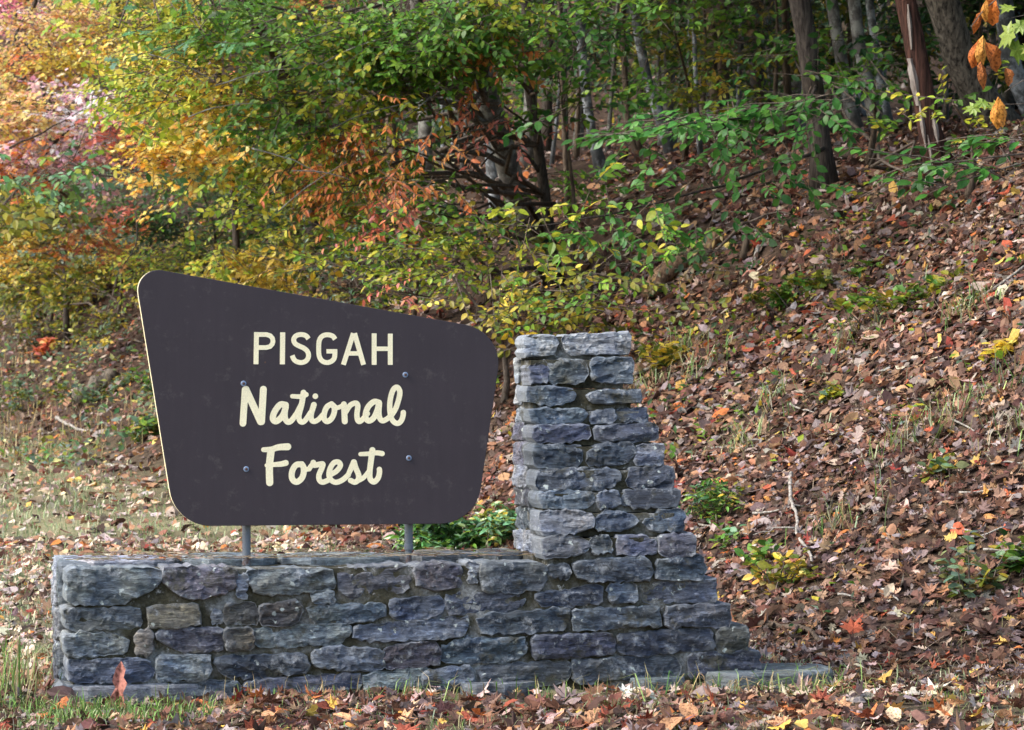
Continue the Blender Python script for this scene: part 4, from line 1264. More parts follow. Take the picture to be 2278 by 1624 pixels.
sp2 = [(1850, 230, 25, 80, 34, .5, 'beech'), (1700, 250, 24.6, 120, 30, .5, 'beech'), (1520, 275, 24.2, 140, 24, .5, 'beech'), (1390, 297, 24, 70, 16, .4, 'beech')]
sp1 = [(1640, 400, 24.5, 120, 34, .5, 'beech'), (1480, 450, 24, 130, 36, .5, 'beech'), (1290, 478, 23.5, 150, 34, .5, ['beech', 'ygreen']), (1160, 500, 23.2, 80, 24, .4, ['beech', 'ygreen']), (1420, 505, 24.4, 120, 20, .4, ['green', 'olive'])]
bt = tree('beech_tree', 'dark straight trunk with long drooping sprays of fresh green leaves', 'tree',
     [gp(1838, 27.5), at(1828, 330, 27.5), at(1805, 150, 27.4), at(1780, 0, 27.3)], .095, .075, 'bark_dark',
     sp1 + sp2 + [(1560, 480, 24.6, 110, 30, .4, ['beech', 'green']), (1720, 330, 25, 90, 26, .4, ['beech'])], .095, L_OV, 2.0, 12, crown_pal='dark', bough=False, ncan=1500, low=5,
     limbs=[([at(1832, 330, 27.4), at(1740, 365, 26), at(1600, 415, 24.6), at(1400, 470, 23.9), at(1180, 505, 23.3)], .02, .004),
            ([at(1815, 190, 27.4), at(1800, 235, 26), at(1700, 255, 24.8), at(1500, 282, 24.2), at(1320, 305, 24)], .018, .004)])
spray_leaf_parts(bt, np.array(bt.location), sp2, .1, 300, 'beech', OV_MESH)

sn = tree('dead_snag', 'broken rotting snag with red brown heartwood and peeled pale strips', 'dead tree',
     [gp(2100, 26), at(2082, 380, 26), at(2062, 250, 26), at(2035, 120, 26), at(2012, 0, 26), at(1990, -140, 26)], .095, .085, 'snag')
strips = [([(2020, 10), (2024, 60), (2028, 110)], .014), ([(2024, 130), (2034, 180), (2044, 235)], .04), ([(2046, 230), (2052, 280), (2060, 330)], .016), ([(2074, 250), (2082, 290), (2088, 335)], .02), ([(2064, 300), (2070, 340), (2078, 390)], .012)]
for pts, wd in strips:
    A = Acc()
    P = np.array([at(x, y, 26 - .088) for x, y in pts]); P[1] -= (0, .02, 0)
    m_ = 9
    tt = np.linspace(0, 1, m_)
    C = np.stack([np.interp(tt, [0, .5, 1], P[:, i]) for i in range(3)], -1)
    ws = wd * (.35 + .75 * np.sin(np.pi * np.clip(tt, .08, .92))) * rng.uniform(.75, 1.2, m_)
    L_, R_ = C.copy(), C.copy()
    L_[:, 0] -= ws; R_[:, 0] += ws; L_[:, 1] += ws * .35; R_[:, 1] += ws * .35
    C[:, 1] -= .012
    bk = C.copy(); bk[:, 1] += .05
    V = np.concatenate([L_, C, R_, bk]) - np.array(sn.location)
    li = []
    for k in range(m_ - 1):
        for a_, b_ in ((0, 1), (1, 2), (2, 3), (3, 0)):
            li += [a_ * m_ + k, b_ * m_ + k, b_ * m_ + k + 1, a_ * m_ + k + 1]
    A.add(V, li, np.arange(len(li) // 4) * 4)
    A.obj('peeled_strip', M['pale_wood'], sn, False, False)

tree('oak_tree', 'dark furrowed oak trunk leaning behind the broken snag', 'tree',
     [gp(2235, 29.5), at(2200, 290, 29.5), at(2150, 160, 29.3), at(2090, 30, 29), at(2060, -80, 29)], .16, .12, 'bark_ridged', top=12, crown_pal='dark', ncan=1500, low=5)
tree('birch_tree', 'pale grey trunk at the far edge behind hanging brown leaves', 'tree',
     [gp(2330, 31), at(2290, 320, 31), at(2262, 200, 31), at(2235, 90, 31)], .1, .08, 'bark_lichen', top=12, crown_pal='dark', low=5)
for i, (b, m1, t, Yd, r, bk, lb) in enumerate((
    ((1915, 0), (1890, 250), (1846, 0), 31, .062, 'bark_grey', 'smooth pale grey trunk right behind the dark straight trunk'),
    ((1962, 0), (1942, 250), (1893, 0), 30, .062, 'bark_grey', 'grey trunk with dark blotches left of the broken snag'),
    ((1985, 0), (1965, 250), (1930, 0), 33, .045, 'bark_lichen', 'thin whitish trunk close beside the broken snag'),
    ((1340, 0), (1310, 330), (1285, 0), 36, .055, 'bark_lichen', 'lichen spotted white trunk beside the dark slim hickory'),
    ((1500, 0), (1455, 250), (1405, 0), 37, .06, 'bark_lichen', 'lichen whitened trunk behind the long green spray'),
    ((1600, 0), (1590, 250), (1578, 0), 41, .075, 'bark_brown', 'broad shaded trunk deep in the wood behind the green spray'),
    ((1560, 0), (1548, 300), (1545, 60), 34, .025, 'bark_lichen', 'pole thin pale sapling stem under the green spray'),
    ((1440, 0), (1400, 400), (1385, 100), 39, .04, 'bark_brown', 'thin brown stem between the two lichen whitened trunks'),
    ((950, 0), (948, 290), (930, 0), 41, .09, 'bark_grey', 'stout grey trunk half hidden by orange hickory leaves'),
    ((880, 0), (875, 330), (860, 60), 43, .07, 'bark_brown', 'brown trunk deep behind orange hickory leaves'),
    ((1110, 0), (1095, 420), (1080, 250), 35, .06, 'bark_lichen', 'short pale stem right beside the leaning beech'),
    ((1265, 0), (1260, 400), (1250, 150), 33, .03, 'bark_brown', 'thin upright stem next to the dark slim hickory'),
    ((1700, 0), (1690, 300), (1690, 0), 45, .12, 'bark_dark', 'wide dark trunk in deep shade behind the drooping spray'),
    ((1760, 0), (1750, 200), (1745, 0), 38, .05, 'bark_brown', 'narrow brown trunk beside the dark straight trunk'))):
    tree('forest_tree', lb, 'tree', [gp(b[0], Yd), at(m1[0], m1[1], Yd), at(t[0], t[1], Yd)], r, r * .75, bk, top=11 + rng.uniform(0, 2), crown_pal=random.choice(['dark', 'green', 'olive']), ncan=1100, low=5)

for i, (lb, px, Yd, r_) in enumerate((('pale pole sapling just right of the leaning beech', 1225, 37, .022), ('slim whitish stem left of the lichen spotted trunk', 1262, 41, .03), ('slim pale stem right of the lichen spotted trunk', 1350, 40, .028),
    ('thin pale stem touching the lichen whitened trunk', 1475, 42, .03), ('twiggy thin grey stem under the drooping spray', 1530, 39, .02), ('slender pale stem behind the drooping spray', 1640, 42, .035), ('thin grey stem left of the narrow brown trunk', 1725, 44, .03),
    ('thin pale stem just left of the dark straight trunk', 1775, 36, .022), ('thin grey stem between snag and leaning oak', 2105, 36, .025), ('spindly grey stem right of the leaning oak', 2215, 38, .03), ('slim grey stem above the sign corner', 1030, 42, .035), ('slim pale stem in the gap above the orange leaves', 985, 44, .03))):
    b = gp(px, Yd)
    tree('thin_tree', lb, 'tree', [b, (b[0] + rng.normal(0, .12), Yd, b[2] + 2), (b[0] + rng.normal(0, .3), Yd, b[2] + 5)], r_, r_ * .7, random.choice(['bark_lichen', 'bark_grey']), top=b[2] + 8, crown_pal='dark', ncan=250)
und = [
 ('green_sapling', 'green sapling filling the gap right of the leaning beech', 1260, 29, [(1250, 230, 28.5, 80, 70, .6, ['beech', 'green']), (1230, 40, 28, 170, 50, .8, ['green', 'ygreen']), (1330, 130, 29, 80, 60, .6, ['green', 'beech'])], .1),
 ('yellow_sapling', 'yellow green sapling layered between the lichen whitened trunks', 1520, 35, [(1500, 70, 32, 150, 50, .8, ['green', 'olive']), (1560, 200, 34, 120, 40, .7, ['ygreen', 'olive', 'yellow']), (1650, 60, 31, 120, 50, .8, ['green', 'ygreen']), (1440, 160, 33, 80, 40, .6, ['olive', 'green']), (1600, 130, 35, 110, 30, .6, ['olive', 'yellow'])], .09),
 ('shade_sapling', 'dark green sapling between dark trunk and broken snag', 1930, 28, [(1920, 190, 27, 90, 60, .5, ['dark', 'green']), (1960, 90, 28.6, 80, 60, .6, ['dark', 'green']), (1720, 110, 29, 60, 50, .5, ['green', 'dark']), (2020, 400, 25.5, 60, 20, .4, ['dark', 'olive'])], .1),
 ('under_shrub', 'low dark shrub at the foot of the dark straight trunk', 1650, 27, [(1590, 560, 26.5, 110, 30, .5, ['dark', 'olive', 'brownish']), (1730, 470, 27, 80, 24, .4, ['dark', 'olive']), (1400, 600, 26, 70, 24, .4, ['olive', 'dark'])], .07),
 ('young_tree', 'small olive sapling in front of the leaning oak trunk', 2150, 25, [(2120, 230, 24.5, 60, 26, .4, ['olive', 'ygreen']), (2180, 280, 24.5, 50, 18, .3, ['ygreen', 'green'])], .08),
 ('low_sapling', 'dim green sapling below the orange hickory boughs', 1080, 31, [(1060, 480, 30, 80, 60, .6, ['olive', 'dark', 'green']), (1180, 570, 29.5, 80, 40, .5, ['olive', 'dark']), (1300, 420, 31, 70, 60, .5, ['dark', 'green', 'olive'])], .09),
]
for nm, lb, px, Yd, ms, ls in und:
    b = gp(px, Yd); hi = at(ms[0][0], ms[0][1], ms[0][2])
    tree(nm, lb, 'sapling', [b, (b[0] + .1, b[1], b[2] + .5), tuple((np.array(b) + hi) / 2 + (0.1, 0, .2)), tuple(hi)], .03, .01, 'bark_brown', ms, ls, L_OV, 2.4)

for i, (x, y) in enumerate(((6.5, 25), (8, 29), (6.2, 31.5), (9.5, 24), (11, 30), (9, 35), (13, 26), (7.5, 38), (12, 36), (10, 41), (5.6, 20.5), (6.3, 22.8))):  # trees outside the frame, added so their crowns shade the bank
    tree('forest_tree', 'tall unseen tree added right of the bank to shade the wood', 'tree', [(x, y, 0), (x + .2, y, terrain(x, y) + 4), (x - .1, y + .1, terrain(x, y) + 7)], .13, .08, 'bark_brown', top=float(terrain(x, y)) + 8 + 1.5 * (i % 3), crown_pal='dark', ncan=1500, low=5, group='unseen shade trees added beside the bank')
for i in range(15):  # unseen treeline behind the camera, added to block low sky light
    x, y = -31 + 4.4 * i + rng.normal(0, 1), rng.uniform(-30, -20)
    tree('sky_block_tree', 'unseen green tree added behind the camera to block low sky', 'tree', [(x, y, 0), (x + .2, y, 4), (x, y + .1, 7)], .16, .1, 'bark_brown', top=10 + 2 * (i % 3), crown_pal='green', ncan=1200, low=6, group='unseen trees added behind the camera')

for i, (lb, px, Yd, pals) in enumerate((
    ('thin shade grown sapling with olive leaves left of the lichen trunks', 1280, 40, ['olive', 'dark', 'green']),
    ('dark leaved understorey sapling between the lichen whitened trunks', 1420, 43, ['dark', 'green']),
    ('straggly green understorey sapling behind the drooping green spray', 1560, 38, ['green', 'dark', 'olive']),
    ('brown and green understorey sapling behind the dark straight trunk', 1720, 40, ['dark', 'brownish', 'green']),
    ('dark understorey sapling behind the smooth pale grey trunk', 1880, 42, ['dark', 'green']),
    ('dim green understorey sapling behind the broken snag', 2020, 37, ['dark', 'green', 'olive']),
    ('dark green understorey sapling under the leaning furrowed oak', 2170, 36, ['dark', 'green']),
    ('deep green understorey sapling by the pale trunk at the far edge', 2300, 38, ['dark', 'green']))):
    b = gp(px, Yd)
    ms = [(px + rng.normal(0, 70), py_ + rng.normal(0, 25), Yd + rng.normal(0, .8), rng.uniform(90, 150), rng.uniform(30, 50), .9, pals) for py_ in (-30, 60, 150, 240, 330)]
    ms = [m for m in ms if at(m[0], m[1], m[2])[2] > b[2] + .5]
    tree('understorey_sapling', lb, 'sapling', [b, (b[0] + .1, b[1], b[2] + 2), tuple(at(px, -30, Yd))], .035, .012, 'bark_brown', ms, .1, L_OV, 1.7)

# near sprig reaching in from the side, every leaf a part
b = gp(2420, 20.5)
sg = tree('hazel_sapling', 'near sapling with long sprig of toothed green leaves over the bank', 'sapling',
     [b, (b[0], b[1], b[2] + .8), tuple(at(2400, 300, 20.5))], .03, .012, 'twig',
     limbs=[([at(2400, 330, 20.5), at(2250, 340, 20.4), at(2100, 372, 20.3), at(1930, 352, 20.2)], .008, .002), ([at(2400, 340, 20.5), at(2300, 350, 20.4), at(2180, 395, 20.3), at(2040, 425, 20.2)], .008, .002)])
spray_leaf_parts(sg, np.array(sg.location), [(2230, 310, 20.4, 70, 22, .25, 0), (2100, 362, 20.3, 90, 12, .2, 0), (1980, 352, 20.2, 50, 9, .15, 0), (2200, 385, 20.4, 80, 18, .25, 0), (2090, 415, 20.3, 50, 10, .2, 0)], .11, 110, 'beech', OV_MESH)

# magnolia twig with big brown hanging leaves, and the maple twig next to it
b = gp(2480, 20)
mg = tree('magnolia_sapling', 'magnolia twig with a few huge hanging orange brown leaves', 'sapling',
     [b, (b[0], b[1], b[2] + 1.5), tuple(at(2450, -20, 20))], .03, .014, 'twig',
     limbs=[([at(2450, 40, 20), at(2300, -30, 20), at(2190, -10, 20), at(2160, 60, 20)], .009, .003), ([at(2420, 160, 20), at(2320, 150, 20), at(2235, 205, 20)], .007, .002)])
bl = np.array(mg.location)
ORG = PAL((196, 130, 56), (172, 98, 42), (206, 150, 70), (150, 86, 44))
for (x0, y0, x1, y1) in ((2208, -14, 2204, 62), (2190, -5, 2186, 50), (2182, 28, 2168, 78), (2178, 84, 2160, 150), (2188, 78, 2182, 150), (2196, 92, 2222, 160), (2184, 135, 2192, 200), (2240, 148, 2246, 190), (2219, 214, 2216, 288), (2226, 218, 2232, 282)):
    p0, p1 = at(x0, y0, 20 + rng.normal(0, .08)), at(x1, y1, 20 + rng.normal(0, .12))
    d = p1 - p0; s = np.linalg.norm(d)
    Rm = frames(d[None], np.array([[rng.normal(0, .5), -1, .3]]))[0]
    o = bpy.data.objects.new('leaf', random.choice(BIG_MESH)); COL.objects.link(o); o.parent = mg
    o.matrix_local = Matrix([[*(Rm[i] * s), p0[i] - bl[i]] for i in range(3)] + [[0, 0, 0, 1]])
    o.color = (*pick(ORG, 1)[0], 1)
    tag(o, 'huge limp orange brown leaf with dark speckles')
b = gp(2520, 21)
mp_ = tree('maple_sapling', 'maple twig of lime yellow toothed leaves beside huge brown ones', 'sapling',
     [b, (b[0], b[1], b[2] + 1.5), tuple(at(2500, 40, 21))], .03, .014, 'twig',
     limbs=[([at(2500, 60, 21), at(2350, 20, 20.8), at(2250, 40, 20.6)], .008, .002), ([at(2490, 200, 21), at(2300, 230, 20.8), at(2180, 235, 20.6)], .006, .002)])
bl = np.array(mp_.location)
LIME = PAL((142, 160, 66), (124, 150, 60), (160, 164, 72))
for (x0, y0, x1, y1) in ((2258, 60, 2215, 110), (2285, 50, 2240, 70), (2262, 90, 2262, 150), (2300, 100, 2270, 120), (2200, 225, 2160, 235), (2180, 235, 2140, 250), (2230, 228, 2200, 260), (2250, 10, 2225, 30)):
    p0, p1 = at(x0, y0, 20.6), at(x1, y1, 20.6 + rng.normal(0, .05))
    d = p1 - p0; s = np.linalg.norm(d) * 1.0
    Rm = frames(d[None], np.array([[rng.normal(0, .3), -.8, .7]]))[0]
    o = bpy.data.objects.new('leaf', random.choice(MAPLE_MESH)); COL.objects.link(o); o.parent = mp_
    o.matrix_local = Matrix([[*(Rm[i] * s), p0[i] - bl[i]] for i in range(3)] + [[0, 0, 0, 1]])
    o.color = (*pick(LIME, 1)[0], 1)

# --- deeper forest: rows of trees fading back up the hill
BK = [('grey', 'bark_grey'), ('dark', 'bark_dark'), ('brown', 'bark_brown'), ('whitish', 'bark_lichen')]
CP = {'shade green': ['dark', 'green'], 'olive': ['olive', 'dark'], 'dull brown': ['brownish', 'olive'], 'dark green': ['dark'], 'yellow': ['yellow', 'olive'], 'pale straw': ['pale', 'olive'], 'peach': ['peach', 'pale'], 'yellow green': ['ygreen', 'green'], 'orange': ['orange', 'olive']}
for i in range(84):
    Yd = rng.uniform(40, 86)
    px = rng.uniform(-250, 2550)
    if px < 1000: Yd = max(Yd, 58 + rng.uniform(0, 6))
    if px < 60: px = rng.uniform(1100, 2500)
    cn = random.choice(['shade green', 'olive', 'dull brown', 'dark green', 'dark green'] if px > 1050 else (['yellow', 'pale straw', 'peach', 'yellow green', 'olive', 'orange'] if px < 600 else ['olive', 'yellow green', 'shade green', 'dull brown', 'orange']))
    bn, bk = random.choice(BK if px > 1000 else BK[:3])
    r_t = rng.uniform(.05, .15)
    sz = 'slender' if r_t < .085 else ('stout' if r_t > .12 else 'straight')
    pal = CP[cn]
    b = gp(px, Yd)
    ms = []
    for q in range(rng.integers(5, 9)):
        ms.append((px + rng.normal(0, 130), rng.uniform(-60, 620), Yd + rng.normal(0, .6), rng.uniform(70, 150), rng.uniform(35, 75), 1.2, pal))
    ms = [m for m in ms if at(m[0], m[1], m[2])[2] > b[2] + .6]
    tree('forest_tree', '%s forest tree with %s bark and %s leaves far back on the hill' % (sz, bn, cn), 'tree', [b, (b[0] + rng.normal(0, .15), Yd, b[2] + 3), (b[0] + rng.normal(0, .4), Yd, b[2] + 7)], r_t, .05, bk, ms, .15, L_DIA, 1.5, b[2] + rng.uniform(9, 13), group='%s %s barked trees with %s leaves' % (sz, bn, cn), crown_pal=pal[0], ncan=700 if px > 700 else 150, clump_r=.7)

# find the depth along a picture column where the bank is seen at a given height
def depth_at(px, py):
    best = None
    for Yd in np.linspace(14.2, 60, 1400):
        p = at(px, py, Yd)
        if p[2] <= terrain(p[0], p[1]): return float(Yd)
    return 30.0
# ------------------------------------------------------------------ rhododendron and bank plants
def bush(name, label, px, py, Yd, rx, rz, ry, nst, leaf, pal, tmpl=L_LONG, mat='glossy', cat='bush', group=None, whorl=7):
    Yd = depth_at(px, py + rz * .9)
    base = np.array(gp(px, Yd))
    root = empty(name, base); tag(root, label, cat, group)
    st = Acc(); lf = Acc(); sc = Yd / FPX
    c = at(px, py, Yd) - base
    for i in range(nst):
        q = rdir(1)[0] * rng.random() ** .4
        tip = c + q * np.array([rx * sc, ry, rz * sc])
        g0 = tip[0] * .4 + rng.normal(0, .03); g1 = tip[1] * .4
        z0 = float(terrain(base[0] + g0, base[1] + g1)) - base[2] - .02
        tip[2] = max(tip[2], float(terrain(base[0] + tip[0], base[1] + tip[1])) - base[2] + .04)
        st.tube(np.array([(g0, g1, z0), ((g0 + tip[0]) / 2, (g1 + tip[1]) / 2, (z0 + tip[2]) / 2 + .03), tip]), [.006, .004, .003], 4, cap=False)
        for lev in range(3):
            m = whorl
            pos = np.repeat((tip + (tip - np.array([g0, g1, z0])) * (-.25 * lev * rng.random()))[None], m, 0) + rng.normal(0, .03, (m, 3))
            an = np.linspace(0, 2 * np.pi, m, endpoint=False) + rng.random() * 6
            ld = np.stack([np.cos(an), np.sin(an), rng.uniform(-.5, .9, m)], -1)
            lf.scatter(tmpl[rng.integers(len(tmpl))], pos, frames(ld, np.array([0, -.2, 1.]) + rng.normal(0, .4, (m, 3))), leaf * rng.uniform(.6, 1.15, m), pick(P_[random.choice(pal)], m))
    tag(st.obj('stems', M['twig'], root, True, False), kind='stuff')
    tag(lf.obj('foliage', M[mat], root), kind='stuff')
    return root
bush('rhododendron', 'dark glossy evergreen bush behind the wall under the sign corner', 990, 1195, 21.5, 120, 55, .5, 70, .1, ['dark', 'bluegreen', 'dark', 'green'])
bush('rhododendron', 'green evergreen bush growing close behind the stone pier', 1110, 1170, 22.5, 60, 45, .4, 34, .09, ['bluegreen', 'dark', 'olive'])
bush('evergreen_bush', 'small dark evergreen bush on the bank right of the pier', 1595, 1110, 18.9, 66, 45, .3, 26, .06, ['dark', 'olive', 'dark', 'green'])
for i, (lb, px, py, Yd, rx, rz, ns, lf_, pal) in enumerate((
    ('leafy dull green seedling clump on the bank foot', 2165, 1265, 18.1, 75, 65, 15, .085, ['greygreen', 'olive', 'greygreen', 'brownish', 'olive']),
    ('yellowing seedling clump at the bank foot near the pier', 1745, 1270, 18.0, 70, 45, 11, .075, ['olive', 'brownish', 'olive', 'gold']),
    ('bright green seedling sprig below the bare crooked branch', 1700, 1235, 18.2, 40, 25, 5, .08, ['olive', 'green']),
    ('low dark leaved creeping plant below the furrowed oak', 2000, 670, 23.5, 180, 30, 20, .09, ['green', 'olive', 'olive']),
    ('small maple seedlings creeping on the upper bank', 1780, 640, 24, 180, 38, 18, .09, ['olive', 'olive', 'green']),
    ('yellow leaved sprout beside the pier top on the bank', 1480, 790, 21.5, 60, 30, 12, .09, ['yellow', 'olive']),
    ('young green shoot in the middle of the leafy bank', 2090, 1050, 19.5, 35, 40, 5, .09, ['greygreen', 'olive']),
    ('leafy sprig at the far end of the bank foot', 2262, 1240, 18.3, 40, 40, 6, .1, ['green', 'dark', 'olive']),
    ('green weeds at the toe of the left bank', 430, 985, 36, 60, 40, 22, .1, ['green', 'beech', 'olive']),
    ('blue green weeds on the left bank by the fallen log', 210, 870, 42, 100, 40, 22, .09, ['greygreen', 'olive', 'greygreen']),
    ('pale green weeds low on the left bank', 330, 950, 38, 60, 30, 20, .1, ['greygreen', 'olive', 'green']),
    ('small green weeds beside the left edge of the sign', 330, 850, 40, 50, 40, 12, .09, ['greygreen', 'green']),
    ('orange red seedling on the left bank', 100, 770, 43, 22, 24, 8, .12, ['salmon', 'orange']),
    ('broad leaved weeds high on the left bank', 60, 880, 42, 90, 40, 18, .09, ['greygreen', 'olive']),
    ('yellow seedlings in the upper leaf litter', 2230, 780, 21, 40, 20, 8, .08, ['ygreen', 'yellow']),
    ('pale green seedling on the mid bank', 1850, 880, 20.5, 40, 20, 8, .08, ['olive', 'greygreen', 'ygreen']),
    ('green weeds at the edge of the pier steps', 1625, 1200, 18.3, 30, 20, 8, .06, ['green', 'bluegreen']),
    )):
    bush('seedling', lb, px, py, Yd, rx, rz, .2, ns, lf_, pal, L_OV if i != 4 else L_MAP, 'leaf', 'plant', None, 4)

# ------------------------------------------------------------------ dead branches and logs
def stick(name, label, pts, r0, r1, mat, cat, twigs=()):
    """pts: (px,py,depth) laid on the ground"""
    W = []
    for px, Yd, lift in pts:
        x, y, z = gp(px, Yd); W.append((x, y, z + lift))
    W = np.array(W); base = W[0].copy()
    L = np.concatenate([[0], np.cumsum(np.linalg.norm(np.diff(W, axis=0), axis=1))]); n = max(8, int(L[-1] / .07))
    tt = np.linspace(0, L[-1], n); P = np.stack([np.interp(tt, L, W[:, i]) for i in range(3)], -1)
    for _ in range(2): P[1:-1] = (P[:-2] + 2 * P[1:-1] + P[2:]) / 4
    P[1:-1] += rng.normal(0, r0 * .25, (n - 2, 3))
    root = empty(name, base); tag(root, label, cat)
    a = Acc(); a.tube(P - base, np.linspace(r0, r1, n) * rng.uniform(.85, 1.15, n), 9)
    a.obj('stem', M[mat], root, True, False)
    for f, d, l in twigs:
        j = int(f * (n - 1)); q = P[j]; e = q + np.array(d) * l
        t = Acc(); t.tube(curve_pts(q, e, .05, 6, .3) - base, np.linspace(r1 * .9, r1 * .35, 6), 6)
        t.obj('side_twig', M[mat], root, True, False)
    return root
def on_ground(lst, lift=.02): return [(x, depth_at(x, y), lift) for x, y in lst]
stick('fallen_branch', 'pale crooked bare branch lying down the leafy bank', on_ground([(1760, 1070), (1755, 1120), (1775, 1165), (1770, 1205), (1800, 1245), (1808, 1275)], .04), .013, .008, 'dead_branch', 'branch', [(.55, (-.9, .1, -.15), .3), (.35, (.8, .2, .1), .2)])
stick('fallen_log', 'half buried grey root running diagonally down the far bank', on_ground([(2278, 690), (2200, 735), (2140, 800), (2085, 850), (2040, 880)], -.005), .035, .014, 'bark_ridged', 'log')
stick('fallen_log', 'brown rotten log leaning down the bank behind the pier', on_ground([(1605, 556), (1545, 592), (1485, 634), (1435, 680)], .12), .09, .075, 'log_wood', 'log')
stick('fallen_branch', 'thin pale branch on the upper bank by the brown log', on_ground([(1690, 540), (1680, 590), (1650, 640)], .04), .02, .012, 'dead_branch', 'branch')
stick('fallen_branch', 'long thin stick lying across the upper far bank', on_ground([(2278, 610), (2200, 665), (2120, 700)], .04), .012, .007, 'dead_branch', 'branch')
stick('fallen_branch', 'straight stick jutting from the bank beside the pier', on_ground([(1480, 815), (1430, 840), (1395, 860)], .05), .014, .01, 'dead_branch', 'branch')
stick('fallen_branch', 'reddish brown stick at the foot of the pier steps', on_ground([(1660, 1400), (1720, 1405), (1790, 1410), (1830, 1440)], .03), .022, .012, 'bark_brown', 'branch')
stick('fallen_log', 'weathered brown log end on the left bank', on_ground([(180, 905), (215, 870), (250, 845)], .08), .11, .1, 'bark_ridged', 'log')
stick('fallen_branch', 'white bleached branch at the toe of the left bank', on_ground([(125, 935), (170, 960), (205, 965)], .03), .022, .014, 'dead_branch', 'branch')
stick('fallen_branch', 'straight bleached pole lying on the lawn behind the sign', on_ground([(225, 1038), (270, 1040), (320, 1042)], .01), .018, .012, 'dead_branch', 'branch')
for i in range(16):
    px = rng.uniform(1450, 2270); py = rng.uniform(640, 1350)
    dx = rng.uniform(30, 110); dy = rng.uniform(-40, 50)
    stick('twig', 'thin dry twig lying in the leaf litter of the bank', on_ground([(px, py), (px + dx / 2, py + dy / 2 + rng.normal(0, 6)), (px + dx, py + dy)], .03), .008, .004, 'dead_branch', 'twig')['group'] = 'dry twigs on the bank'

# ------------------------------------------------------------------ leaf litter, grass
LIT = PAL((138, 100, 76), (160, 122, 96), (108, 74, 56), (182, 158, 142), (154, 138, 134), (84, 58, 48), (176, 130, 90), (122, 78, 62), (106, 88, 82), (156, 108, 74), (136, 118, 112), (116, 86, 68), (92, 72, 62), (100, 66, 54), (74, 52, 44), (128, 82, 60))
LIT_L = PAL((206, 184, 166), (186, 162, 150), (214, 186, 150), (160, 118, 92), (190, 172, 166), (176, 140, 112), (132, 92, 76), (222, 204, 182))
LIT_B = PAL((216, 160, 70), (206, 120, 50), (222, 186, 84), (150, 60, 46), (196, 96, 60), (210, 190, 160))
LIT = LIT * .78 + LIT.mean(1, keepdims=True) * .12
LIT_B = LIT_B * .75 + LIT_B.mean(1, keepdims=True) * .08
def terrain_normal(x, y):
    e = .06
    dx = (terrain(x + e, y) - terrain(x - e, y)) / (2 * e); dy = (terrain(x, y + e) - terrain(x, y - e)) / (2 * e)
    n = np.stack([-dx, -dy, np.ones_like(dx)], -1)
    return n / np.linalg.norm(n, axis=1)[:, None]
def in_wall(x, y):
    rel = np.stack([x - WO[0], y - WO[1]], -1)
    u = rel @ WU[:2]; d = rel @ WD[:2]
    return (u > -.02) & (u < 3.62) & (d > -.03) & (d < DEPTH + .02)
def litter(acc, n, y0, y1, dens, size, tmpl, tilt=.45, pal=LIT, bright=.055):
    y = rng.uniform(y0 ** 2, y1 ** 2, n) ** .5
    x = rng.uniform(-1, 1, n) * (.172 * y + .35)
    keep = (rng.random(n) < dens(x, y)) & ~in_wall(x, y)
    x, y = x[keep], y[keep]; m = len(x)
    z = terrain(x, y)
    nn = terrain_normal(x, y) + rng.normal(0, tilt, (m, 3))
    P = np.stack([x, y, z], -1) + terrain_normal(x, y) * rng.uniform(.004, .035, (m, 1))
    an = rng.uniform(0, 2 * np.pi, m)
    D = np.stack([np.cos(an), np.sin(an), np.zeros(m)], -1)
    D = D - nn * np.sum(D * nn, 1)[:, None] / np.sum(nn * nn, 1)[:, None]
    Rm = frames(D, nn)
    col = pick(pal, m, .22)
    br = rng.random(m) < bright
    col[br] = pick(LIT_B, int(br.sum()), .15)
    lw = (bank_s(x, y) < -.4) & (y > 16) & (rng.random(m) < .75) & ~br
    col[lw] = pick(LIT_L, int(lw.sum()), .18)
    S = size * np.exp(rng.normal(-.08, .32, m))
    w_ = rng.integers(0, len(tmpl), m)
    for k in range(len(tmpl)):
        q = w_ == k
        acc.scatter(tmpl[k], P[q] - D[q] * S[q, None] * .4, Rm[q], S[q], col[q])
def dens_bank(x, y):
    s = bank_s(x, y)
    cl = .6 + .9 * fbm(x * 1.3, y * 1.3, 3)
    return np.where(s > -.5, np.clip(cl + .35, .35, 1), np.clip(cl, .12, .75) * np.where(y < 16.6, np.clip(1.0 + 1.5 * fbm(x * 1.6, y * 3 + 40, 2) - .35 * np.clip(x - 1, 0, 1), .25, 1.2), .62))
lt = Acc()
litter(lt, 8500, 13.6, 16.6, dens_bank, .085, D_LEAF, .4)
litter(lt, 21000, 16.3, 21, dens_bank, .078, D_LEAF, .38)
litter(lt, 24000, 20.8, 25, dens_bank, .078, D_FAR + D_LEAF[4:5], .38)
litter(lt, 20000, 20.5, 29.5, lambda x, y: np.where(bank_s(x, y) > -.2, dens_bank(x, y), 0), .09, D_FAR + D_LEAF[:1], .36)
tag(lt.obj('leaf_litter', M['litter']), 'brown and tan fallen leaves carpeting bank and verge', 'leaf litter', kind='stuff')
lt = Acc()
litter(lt, 36000, 24.5, 48, dens_bank, .085, D_FAR, .5)
litter(lt, 8000, 48, 75, lambda x, y: np.ones_like(x), .14, D_FAR, .5)
tag(lt.obj('leaf_litter', M['litter']), 'distant fallen leaves on lawn and forest floor', 'leaf litter', kind='stuff')

